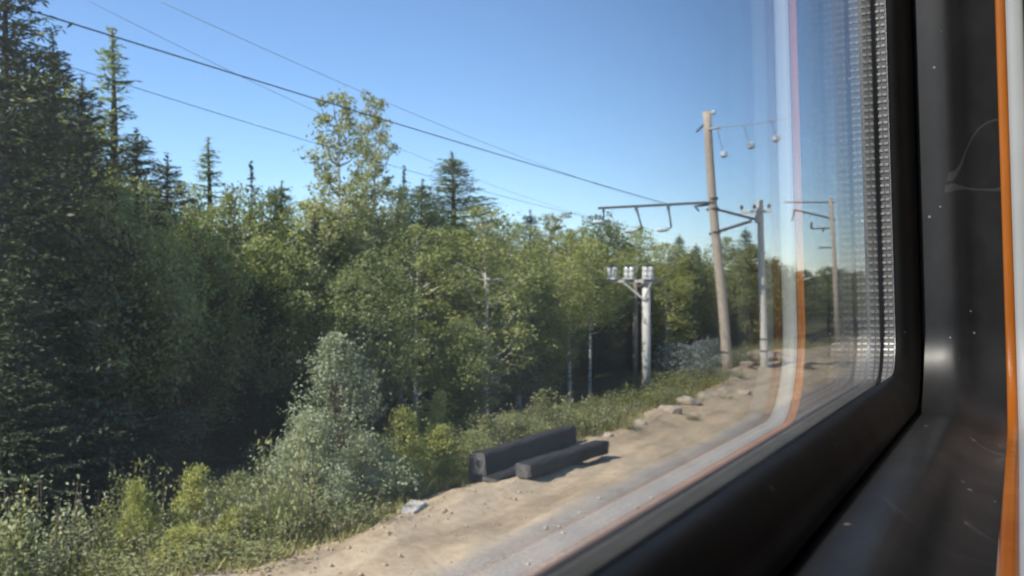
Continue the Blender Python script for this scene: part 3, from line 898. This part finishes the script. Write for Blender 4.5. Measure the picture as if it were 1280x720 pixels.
# pale slabs lying by the willow
for px, py, X, s, rz, lab in ((515, 652, -6.55, (0.22, 0.55, 0.05), 0.3, 'thin bleached slab lying on the dirt below the willow bush'),
                              (445, 634, -7.0, (0.16, 0.7, 0.06), -0.1, 'grey board lying in the weeds at the willow foot')):
    p = pix(px, py, X)
    bm = bmesh.new(); box(bm, (0, 0, 0.03), s, bevel=0.012)
    bmesh.ops.subdivide_edges(bm, edges=bm.edges[:], cuts=2)
    for v in bm.verts: v.co.z += pr.uniform(-0.006, 0.006)
    o = bm_obj('bleached_slab' if s[0] > 0.2 else 'old_board', bm, M['slab'])
    o.location = (p.x, p.y, float(ground_h(p.x, p.y)) + 0.01); o.rotation_euler = (0.03, 0.05, rz)
    tag(o, lab, 'slab' if s[0] > 0.2 else 'board')

# loose gravel (stuff)
n = 5500
sy = 2.5 + 45 * rs.random(n) ** 1.3
sx = np.where(rs.random(n) < 0.35, edge(sy) + np.abs(rs.normal(0, 0.5, n)), -7.4 + 5 * rs.random(n))
keep = (sx > edge(sy) - 0.3) & (sx < -3.2)
sx, sy = sx[keep], sy[keep]; n = len(sx)
def stones(name, sx, sy, szs, m, lab, cat):
    n = len(sx)
    ico = bmesh.new(); bmesh.ops.create_icosphere(ico, subdivisions=1, radius=1)
    iv = np.array([v.co[:] for v in ico.verts]); fi = np.array([[v.index for v in f.verts] for f in ico.faces]); ico.free()
    keep = np.unique(fi)
    PV = iv[None] * (1 + 0.25 * rs.normal(size=(n, len(iv), 1))) * szs[:, None, None] * np.array([1, 1, 0.7])
    PV = PV + np.stack([sx, sy, ground_h(sx, sy) + szs * 0.2], -1)[:, None]
    PF = (fi[None] + (np.arange(n) * len(iv))[:, None, None]).reshape(-1, 3)
    gm = bpy.data.meshes.new(name)
    nv = n * len(iv); nf = len(PF)
    gm.vertices.add(nv); gm.vertices.foreach_set('co', PV.astype(np.float32).ravel())
    gm.loops.add(nf * 3); gm.loops.foreach_set('vertex_index', PF.astype(np.int32).ravel())
    gm.polygons.add(nf); gm.polygons.foreach_set('loop_start', np.arange(0, nf * 3, 3, dtype=np.int32))
    gm.update(calc_edges=True)
    tag(link(name, gm, m), lab, cat, kind='stuff')
gmat = noisy('loose_stones', (0.27, 0.215, 0.15), (0.44, 0.37, 0.27), 2.5, 0.95)
stones('gravel', sx, sy, 0.006 + 0.024 * rs.random(n) ** 5, gmat, 'loose gravel scattered over the tan dirt strip', 'gravel')
# ------------------------------------------------------------------ old sleepers
def sleeper_mesh(seed, L=2.55, w=0.26, h=0.20):
    rr = random.Random(seed)
    bm = bmesh.new()
    secs = []
    for k in range(15):
        y = -L / 2 + L * k / 14
        pts = []
        for cx, cz in ((-1, -1), (1, -1), (1, 1), (-1, 1)):
            c = 0.018 + rr.uniform(0, 0.028)
            for sx_, sz_ in (((cx, 0), (0, cz)) if (cx * cz > 0) else ((0, cz), (cx, 0))):
                px_ = cx * w / 2 - (cx * c if sx_ == 0 else 0)
                pz_ = cz * h / 2 - (cz * c if sz_ == 0 else 0)
                pts.append((px_ + rr.uniform(-.008, .008), y + (rr.uniform(-.03, .02) if k in (0, 14) else 0), pz_ + rr.uniform(-.009, .007)))
        cen = [sum(p[i] for p in pts) / 8 for i in range(3)]
        pts.sort(key=lambda p: math.atan2(p[2] - cen[2], p[0] - cen[0]))
        secs.append([bm.verts.new(p) for p in pts])
    for k in range(14):
        for q in range(8):
            bm.faces.new((secs[k][q], secs[k][(q + 1) % 8], secs[k + 1][(q + 1) % 8], secs[k + 1][q]))
    e1 = bm.faces.new(secs[0][::-1]); e2 = bm.faces.new(secs[-1])
    e1.material_index = e2.material_index = 1
    bmesh.ops.recalc_face_normals(bm, faces=bm.faces[:])
    me = bpy.data.meshes.new('railway_sleeper')
    bm.to_mesh(me); bm.free()
    me.materials.append(M['sleeper']); me.materials.append(M['sleeper_end'])
    return me
def put_sleeper(px0, py0, px1, py1, X0, X1, seed, dz, lab, w=0.26, h=0.2, tilt=0.0):
    a_, b_ = pix(px0, py0, X0), pix(px1, py1, X1)
    L = math.hypot(b_.x - a_.x, b_.y - a_.y)
    o = bpy.data.objects.new('railway_sleeper', sleeper_mesh(seed, L, w, h))
    COL.objects.link(o)
    mx_, my_ = (a_.x + b_.x) / 2, (a_.y + b_.y) / 2
    o.location = (mx_, my_, float(ground_h(mx_, my_)) + h / 2 + dz)
    o.rotation_euler = (0, tilt, -math.atan2(b_.x - a_.x, b_.y - a_.y))
    tag(o, lab, 'sleeper', 'old dark railway sleepers beside the line')
def edge_px(px, py):
    """where the ground at -2.8 is seen"""
    u, v = (px - 640) / FPX, (362 - py) / FPX
    t = -2.78 / v
    return t * (-math.sin(YAW) + u * math.cos(YAW))
put_sleeper(654, 609, 752, 577, edge_px(654, 609) - 0.13, edge_px(752, 577) - 0.13, 1, 0.0, 'front dark sleeper lying nearest the train, grey end showing', 0.27, 0.21)
put_sleeper(612, 606, 716, 567, edge_px(612, 606) - 0.12, edge_px(716, 567) - 0.12, 2, 0.0, 'thin dark plank lying between the tall beam and the front sleeper', 0.24, 0.09)
put_sleeper(597, 602, 712, 561, edge_px(597, 602) - 0.17, edge_px(712, 561) - 0.15, 3, 0.0, 'tall dark beam at the back of the sleeper pile', 0.28, 0.40, -0.06)

# ------------------------------------------------------------------ poles and their iron
def insulator_profile(n=3, r=0.07, p=0.05):
    prof = [(0.02, 0)]
    for k in range(n):
        prof += [(r * 0.45, k * p + 0.004), (r, k * p + p * 0.35), (r * 0.92, k * p + p * 0.62), (r * 0.45, k * p + p * 0.8)]
    prof += [(0.02, n * p + 0.01)]
    return prof

# leaning catenary mast
base = pix(910, 466, -8.5); top = pix(883, 139, -8.62)
base.z = float(ground_h(base.x, base.y)) - 0.3
mast = empty('catenary_mast', (base.x, base.y, base.z + 0.3))
tag(mast, 'tall leaning wooden mast with a long side crossarm and hanging insulators', 'utility pole')
def rel(o, p): return Vector(p) - Vector(o.location)
b0, t0 = rel(mast, base), rel(mast, top)
def on_mast(f): return b0.lerp(t0, f)
bm = bmesh.new()
tube(bm, [on_mast(f) + Vector((0.03 * math.sin(f * 7), 0, 0)) for f in np.linspace(0, 1, 12)], [0.17 - 0.045 * f for f in np.linspace(0, 1, 12)], 18)
bm_obj('pole', bm, M['pole_wood'], mast, True)
H_ = (t0.z - b0.z)
def f_at(z): return (z - b0.z) / H_
for zz in (0.62, 4.55, 5.3, 5.62):
    f = f_at(zz)
    bm = bmesh.new(); c = on_mast(f); r = 0.17 - 0.045 * f + 0.012
    lathe(bm, [(r - 0.004, -0.04), (r, -0.038), (r, 0.038), (r - 0.004, 0.04)], c, sides=18)
    bm_obj('clamp_band', bm, M['steel_dark'], mast, True)
# long crossarm to the field side
ca = rel(mast, pix(752, 260, -12.65)); cb = rel(mast, pix(888, 253, -8.66))
dirv = (cb - ca).normalized()
bm = bmesh.new()
rq = Vector((1, 0, 0)).rotation_difference(dirv).to_matrix()
box(bm, (ca + cb) / 2, ((cb - ca).length + 0.25, 0.075, 0.085), rq, 0.01)
bm_obj('crossarm', bm, M['steel_dark'], mast)
L_ = (cb - ca).length
for (s, swing, long) in ((0.02, 0.0, False), (0.335, 0.5, True), (0.63, 0.25, True)):
    c = ca + dirv * L_ * s + Vector((0, 0, -0.04))
    bm = bmesh.new()
    box(bm, c + Vector((0, 0, -0.06)), (0.07, 0.09, 0.12), bevel=0.01)
    e = c + Vector((0.03 + swing * 0.4, -0.05, -0.30 if not long else -0.72))
    tube(bm, [c, c.lerp(e, 0.45), e], [0.055, 0.03, 0.03], 8)
    hg = bm_obj('hanger', bm, M['steel_dark'], mast, True)
    ip = c + Vector((-0.06, -0.3, -0.46 if not long else -0.80))
    bm = bmesh.new()
    tube(bm, [e, ip], 0.02, 6)
    bm_obj('link_rod', bm, M['steel_dark'], hg)
    bm = bmesh.new()
    lathe(bm, [(0.03, -0.22), (0.06, -0.18), (0.09, -0.12), (0.07, -0.09), (0.095, -0.01), (0.065, 0.02), (0.09, 0.08), (0.05, 0.14), (0.03, 0.22)], ip, axis=(0.95, 0.2, 0.05), sides=16)
    bm_obj('insulator', bm, M['glass_insulator'], hg, True)
# short bracket stub left of the mast
bm = bmesh.new()
p1 = on_mast(f_at(5.45)); p2 = p1 + Vector((-0.62, -0.05, -0.06))
tube(bm, [p1, p2], 0.035, 8); tube(bm, [p2, p2 + Vector((0.15, 0, -0.16))], 0.03, 8)
bm_obj('stub_arm', bm, M['steel_dark'], mast)
# cantilever towards the track
bm = bmesh.new()
bt = on_mast(f_at(5.30)); bb = on_mast(f_at(4.55)); tipc = rel(mast, pix(944, 274, -7.35))
tube(bm, [bt + Vector((-0.25, 0, -0.02)), bt, tipc], 0.042, 8); tube(bm, [bb + Vector((-0.22, 0, -0.06)), bb, tipc + Vector((-0.1, 0, -0.05))], 0.05, 8)
bm_obj('cantilever', bm, M['steel_dark'], mast)
# top: short strut and bracket on the track side with a span wire of ball insulators
bm = bmesh.new()
tp = on_mast(0.965)
tube(bm, [tp, tp + Vector((-0.34, 0, -0.32))], 0.035, 8)
bm_obj('top_strut', bm, M['steel_dark'], mast)
bm = bmesh.new(); lathe(bm, [(0.02, 0), (0.07, 0.02), (0.09, 0.08), (0.05, 0.13), (0.02, 0.15)], on_mast(0.985) + Vector((0.22, 0, 0)), sides=12)
tube(bm, [on_mast(0.98), on_mast(0.985) + Vector((0.22, 0, 0.02))], 0.025, 6)
bm_obj('insulator', bm, M['porcelain'], mast, True)
ar0 = on_mast(f_at((pix(892, 165, -8.6).z - mast.location.z)))
ar1 = rel(mast, pix(1000, 145, -4.9))
bm = bmesh.new()
tube(bm, [ar0, ar0.lerp(ar1, 0.16)], 0.04, 8); tube(bm, [ar0.lerp(ar1, 0.16), ar0.lerp(ar1, 0.5) + Vector((0, 0, -0.04)), ar1], 0.014, 6)
for px, py, X in ((905, 193, -8.15), (939, 182, -7.0), (971, 173, -5.9)):
    p = rel(mast, pix(px, py, X)); s = (p.x - ar0.x) / (ar1.x - ar0.x)
    tube(bm, [ar0.lerp(ar1, s) + Vector((0, 0, -0.02)), p], 0.008, 4)
bm_obj('upper_arm', bm, M['galv'], mast)
for px, py, X in ((905, 193, -8.15), (939, 182, -7.0), (971, 173, -5.9)):
    p = rel(mast, pix(px, py, X))
    bm = bmesh.new(); lathe(bm, [(0.03, -0.11), (0.09, -0.085), (0.13, -0.02), (0.10, 0.01), (0.12, 0.05), (0.07, 0.10), (0.02, 0.13)], p, sides=16)
    bm_obj('insulator', bm, M['glass_insulator'], mast, True)

# grey wooden pole with a short crossarm
base2 = pix(956, 466, -7.55); top2 = pix(950, 250, -7.62)
tel = empty('telegraph_pole', (base2.x, base2.y, float(ground_h(base2.x, base2.y))))
tag(tel, 'slim grey wooden pole with three small insulators, right of the leaning mast', 'utility pole')
b2 = rel(tel, base2); b2.z = -0.3; t2 = rel(tel, top2)
bm = bmesh.new(); tube(bm, [b2.lerp(t2, f) for f in np.linspace(0, 1, 8)], [0.14 - 0.035 * f for f in np.linspace(0, 1, 8)], 14)
bm_obj('pole', bm, M['pole_grey'], tel, True)
for z_ in (0.55, 0.95):
    bm = bmesh.new(); f = (z_ - b2.z) / (t2.z - b2.z); r = 0.14 - 0.035 * f + 0.008
    lathe(bm, [(r - 0.004, -0.03), (r, -0.028), (r, 0.028), (r - 0.004, 0.03)], b2.lerp(t2, f), sides=14)
    bm_obj('wire_wrap', bm, M['steel_dark'], tel)
arm_z = rel(tel, pix(950, 265, -7.62)).z
bm = bmesh.new(); box(bm, (t2.x - 0.10, t2.y - 0.14, arm_z), (1.02, 0.09, 0.10), bevel=0.01)
box(bm, (t2.x - 0.02, t2.y - 0.10, arm_z - 0.22), (0.22, 0.16, 0.3), bevel=0.02)
bm_obj('crossarm', bm, M['pole_grey'], tel)
for dx in (-0.56, -0.13, 0.36):
    bm = bmesh.new(); c = Vector((t2.x - 0.02 + dx, t2.y - 0.14, arm_z + 0.05))
    tube(bm, [c, c + Vector((0, 0, 0.1))], 0.014, 6)
    lathe(bm, [(0.02, 0.06), (0.065, 0.08), (0.055, 0.12), (0.06, 0.15), (0.03, 0.2)], c, sides=12)
    bm_obj('insulator', bm, M['rust'], tel, True)

# concrete post with three big porcelain terminals
base3 = pix(808, 477, -9.6)
post = empty('concrete_post', (base3.x, base3.y, float(ground_h(base3.x, base3.y))))
tag(post, 'white concrete post with a crossarm carrying paired white insulators', 'utility pole')
hz = pix(807, 333, -9.6).z - post.location.z
k_ = math.hypot(base3.x, base3.y) / FPX * 1.0
bm = bmesh.new(); tube(bm, [(0, 0, -0.3), (0, 0, hz * 0.5), (0, 0, hz)], [0.135, 0.125, 0.118], 22)
bm_obj('pole', bm, M['concrete'], post, True)
az = pix(785, 351, -9.6).z - post.location.z
bm = bmesh.new(); box(bm, (-0.40, -0.24, az), (1.38, 0.08, 0.08), bevel=0.008); box(bm, (-0.40, 0.24, az), (1.38, 0.08, 0.08), bevel=0.008)
tube(bm, [(-0.62, -0.24, az - 0.04), (0, -0.18, az - 0.55)], 0.03, 6)
tube(bm, [(0.24, -0.24, az - 0.04), (0.02, -0.18, az - 0.5)], 0.03, 6)
bm_obj('crossarm', bm, M['galv'], post)
for dx in (-0.99, -0.45, 0.15):
    t_ = bm_obj('terminal', (lambda b: (box(b, (dx + 0.0, -0.24, az + 0.08), (0.32, 0.26, 0.06), bevel=0.01), b)[1])(bmesh.new()), M['galv'], post)
    for q in (-0.078, 0.08):
        bm = bmesh.new(); lathe(bm, [(0.05, 0), (0.074, 0.015), (0.074, 0.13), (0.060, 0.145), (0.076, 0.16), (0.076, 0.29), (0.05, 0.31)], (dx + q, -0.24, az + 0.115), sides=16)
        bm_obj('insulator', bm, M['porcelain'], t_, True)
    bm = bmesh.new(); lathe(bm, [(0.08, 0), (0.10, 0.01), (0.10, 0.05), (0.04, 0.08)], (dx, -0.24, az + 0.425), sides=14); box(bm, (dx, -0.24, az + 0.440), (0.27, 0.10, 0.03))
    bm_obj('cap', bm, M['steel_dark'], t_)

# thin old post beside it
p4 = pix(794, 472, -10.3)
thin = bmesh.new(); hz4 = pix(793, 350, -10.3).z - float(ground_h(p4.x, p4.y))
tube(thin, [(0, 0, -0.3), (0.01, 0, hz4 * 0.5), (0, 0, hz4)], [0.085, 0.08, 0.07], 10)
o = bm_obj('wooden_post', thin, M['post_wood'], None, True); o.location = (p4.x, p4.y, float(ground_h(p4.x, p4.y)))
tag(o, 'thin dark wooden post standing just behind the white concrete post', 'post')

# farther mast
base5 = pix(1044, 372, -8.4); top5 = pix(1038, 244, -8.4)
D5 = base5.y
far = empty('catenary_mast', (base5.x, base5.y, -2.85))
tag(far, 'far wooden mast seen through the window edge beside the spacer bars', 'utility pole')
tz = top5.z + 2.85
bm = bmesh.new(); tube(bm, [(0.15, 0, -0.3), (0.0, 0, tz * 0.5), (-0.22, 0, tz)], [0.14, 0.12, 0.10], 14)
bm_obj('pole', bm, M['pole_wood'], far, True)
for py, dx, rise in ((250, -2.6, 0.12), (283, -1.2, 0.0), (308, -0.8, 0.0)):
    z_ = pix(1038, py, -8.4).z + 2.85
    bm = bmesh.new(); tube(bm, [(0, 0, z_), (dx, 0, z_ + rise)], 0.04, 8)
    if py == 250: tube(bm, [(0, 0, z_ - 0.9), (dx * 0.8, 0, z_ - 0.3)], 0.05, 8); tube(bm, [(dx * 0.8, 0, z_ - 0.3), (dx * 0.85, 0, z_ - 0.9)], 0.05, 6)
    if py == 283: tube(bm, [(dx, 0, z_), (dx, 0, z_ + 0.35)], 0.06, 6); tube(bm, [(dx * .5, 0, z_), (dx * .5, 0, z_ - 0.2)], 0.05, 6)
    bm_obj('bracket', bm, M['steel_dark'], far)

# overhead wires
def wire(name, pts, r, m, lab):
    """pts: pixel pairs seen on the plane x = X; the wire hangs in a smooth curve through them"""
    P = [pix(px, py, X) for px, py, X in pts]
    A = np.array([[p.x, p.y, p.z] for p in P])
    yy = A[:, 1]
    deg = min(3, len(P) - 1)
    cz = np.polyfit(yy, A[:, 2], 2 if len(P) > 2 else 1); cx = np.polyfit(yy, A[:, 0], 1)
    ylist = np.linspace(yy.min(), yy.max(), 26)
    bm = bmesh.new()
    tube(bm, [(np.polyval(cx, t), t, np.polyval(cz, t)) for t in ylist], r, 6)
    tag(bm_obj(name, bm, m, None, True), lab, 'wire', 'overhead wires strung along the line')
wire('overhead_wire', [(-90, -27, -10.5), (0, 3, -10.5), (240, 75, -10.5), (415, 128, -10.5), (600, 187, -10.5), (720, 222, -10.5), (832, 254, -10.5)], 0.010, M['wire'], 'thick black wire crossing the sky from the top left corner')
wire('overhead_wire', [(-90, 28, -11.6), (90, 85, -11.6), (240, 130, -11.6), (385, 174, -11.6), (600, 240, -11.6), (740, 272, -11.6), (795, 284, -11.6)], 0.0052, M['wire'], 'thin dark wire running below the thick black one')
wire('overhead_wire', [(110, -5, -12.4), (280, 90, -12.4), (400, 145, -12.4), (600, 222, -12.4), (757, 276, -12.4)], 0.0042, M['wire_pale'], 'faint pale wire meeting the aspen top from the upper left')
wire('overhead_wire', [(200, -4, -9.9), (330, 65, -9.9), (440, 112, -9.9), (700, 212, -9.9), (838, 258, -9.9)], 0.0042, M['wire_pale'], 'faint pale wire highest above the tall aspen')

# ------------------------------------------------------------------ the carriage we look out of
TILT = R(-1.55)
car = empty('train_carriage', (0, 0, 0), (0, TILT, 0))
tag(car, 'train carriage seen from inside, black window surround with orange trim', 'train')
Y0, Y1, Z0, Z1, R0 = -0.38, 1.09, -0.087, 0.78, 0.05
XG = -0.12                      # inner pane
XO = -0.134                     # outer pane

def path(segc=12, step=None):
    """rounded rectangle in (y, z): list of (y, z, ny, nz) going round"""
    out = []
    def line(y0, z0, y1, z1, ny, nz):
        L = math.hypot(y1 - y0, z1 - z0)
        k = max(1, int(L / step)) if step else 1
        for i in range(k): out.append((y0 + (y1 - y0) * i / k, z0 + (z1 - z0) * i / k, ny, nz))
    def arc(cy_, cz_, a0):
        k = max(segc, int(R0 * math.pi / 2 / step)) if step else segc
        for i in range(k):
            a = a0 + math.pi / 2 * i / k
            out.append((cy_ + R0 * math.cos(a), cz_ + R0 * math.sin(a), math.cos(a), math.sin(a)))
    line(Y0 + R0, Z0, Y1 - R0, Z0, 0, -1); arc(Y1 - R0, Z0 + R0, -math.pi / 2)
    line(Y1, Z0 + R0, Y1, Z1 - R0, 1, 0); arc(Y1 - R0, Z1 - R0, 0)
    line(Y1 - R0, Z1, Y0 + R0, Z1, 0, 1); arc(Y0 + R0, Z1 - R0, math.pi / 2)
    line(Y0, Z1 - R0, Y0, Z0 + R0, -1, 0); arc(Y0 + R0, Z0 + R0, math.pi)
    return out

def sweep(name, prof, m, parent, closed=False, sm=True):
    """prof: list of (n outwards from the sight line, x)"""
    bm = bmesh.new()
    pth = path(14)
    rings = [[bm.verts.new((x, y + ny * n_, z + nz * n_)) for n_, x in prof] for y, z, ny, nz in pth]
    q = len(prof)
    for i in range(len(rings)):
        a_, b_ = rings[i], rings[(i + 1) % len(rings)]
        for k in range(q if closed else q - 1):
            bm.faces.new((a_[k], a_[(k + 1) % q], b_[(k + 1) % q], b_[k]))
    return bm_obj(name, bm, m, parent, sm)

def curve(pts, k=6):
    """smooth profile through control points (Catmull-Rom)"""
    P = [np.array(pts[0])] + [np.array(p) for p in pts] + [np.array(pts[-1])]
    out = []
    for i in range(1, len(P) - 2):
        for j in range(k):
            t = j / k
            p0, p1, p2, p3 = P[i - 1], P[i], P[i + 1], P[i + 2]
            out.append(tuple(0.5 * ((2 * p1) + (-p0 + p2) * t + (2 * p0 - 5 * p1 + 4 * p2 - p3) * t * t + (-p0 + 3 * p1 - 3 * p2 + p3) * t ** 3)))
    out.append(tuple(P[-2]))
    return out

win = empty('window'); win.parent = car
def pane(x, name='pane'):
    bm = bmesh.new()
    vs = [bm.verts.new((x, y + ny * 0.019, z + nz * 0.019)) for y, z, ny, nz in path(14)]
    bm.faces.new(vs)
    return bm_obj(name, bm, M['glass'], win)
pane(XG); pane(XO)
# spacer bar between the panes: dark channel with bright pressed ribs
xm = (XG + XO) / 2; gw = XG - XO - 0.0008
sp = sweep('spacer_bar', [(0.0112, XG - 0.0004), (0.0112, XO + 0.0004), (0.0175, XO + 0.0004), (0.0175, XG - 0.0004)], M['spacer_base'], win, True, False)
bm = bmesh.new()
for i, (y, z, ny, nz) in enumerate(path(14, 0.0078)):
    if nz < -0.93: continue                 # the long bottom run is plain
    ty, tz_ = -nz, ny
    for xa, wd in ((xm - 0.0029, 0.0042), (xm + 0.0029, 0.0042)):
        r8 = []
        for dn, dt in ((0.0111, -0.0018), (0.0098, -0.0010), (0.0098, 0.0010), (0.0111, 0.0018)):
            for sx_ in (-1, 1):
                r8.append(bm.verts.new((xa + sx_ * wd / 2, y + ny * dn + ty * dt, z + nz * dn + tz_ * dt)))
        for k in range(3):
            bm.faces.new((r8[2 * k], r8[2 * k + 1], r8[2 * k + 3], r8[2 * k + 2]))
        bm.faces.new((r8[0], r8[2], r8[4], r8[6])); bm.faces.new((r8[1], r8[7], r8[5], r8[3]))
bm_obj('rib_pattern', bm, M['spacer'], sp)
# thin bright side rails of the spacer
bm_r = [(0.0110, XG - 0.0004), (0.0098, XG - 0.0004), (0.0098, XG - 0.0012), (0.0110, XG - 0.0012)]
sweep('spacer_rail', bm_r, M['spacer'], sp, True, False)
sweep('gasket', curve([(0.0, XG + 0.0015), (0.004, XG + 0.010), (0.018, XG + 0.019), (0.033, XG + 0.0235), (0.039, XG + 0.0225), (0.041, XG + 0.018)], 5), M['rubber'], win)
sweep('outer_gasket', [(0.000, XO - 0.0012), (0.014, XO - 0.0012), (0.014, XO - 0.012), (0.004, XO - 0.010)], M['rubber'], win, True, False)
sur = sweep('window_surround', curve([(0.0410, XG + 0.0185), (0.0408, XG + 0.026), (0.0400, XG + 0.036), (0.0388, XG + 0.050), (0.0395, XG + 0.060), (0.0440, XG + 0.069), (0.0520, XG + 0.082), (0.0585, XG + 0.1066)], 6), M['plastic'], car)
sweep('trim', curve([(0.0585, XG + 0.1068), (0.0568, XG + 0.1090), (0.0568, XG + 0.1142), (0.0590, XG + 0.1165)], 4), M['orange'], sur)
sweep('lip', curve([(0.0588, XG + 0.1167), (0.0545, XG + 0.1200), (0.0535, XG + 0.127), (0.0560, XG + 0.1335), (0.066, XG + 0.136)], 5), M['panel'], sur)
sweep('inner_wall', [(0.066, XG + 0.136), (1.25, XG + 0.136)], M['panel'], car, False, False)
sweep('outer_skin', [(0.010, -0.1465), (0.012, -0.150), (1.7, -0.150)], M['skin'], car, False, False)
def slab(name, c, s, m):
    bm = bmesh.new(); box(bm, c, s, bevel=0.01)
    return bm_obj(name, bm, m, car)
slab('floor', (1.05, 0.4, -1.34), (2.4, 3.8, 0.08), M['floor'])
slab('roof', (1.05, 0.4, 1.29), (2.4, 3.8, 0.08), M['panel_dim'])
slab('partition', (1.05, -1.5, 0.0), (2.2, 0.05, 2.6), M['panel_dim'])
slab('partition', (1.05, 2.25, 0.0), (2.2, 0.05, 2.6), M['panel_dim'])
slab('corridor_wall', (2.15, 0.4, 0.0), (0.05, 3.7, 2.6), M['panel_dim'])

# prototypes that were never placed are removed
for k, (o, used) in PROTO.items():
    if not used:
        for c in list(o.children): bpy.data.objects.remove(c)
        bpy.data.objects.remove(o)
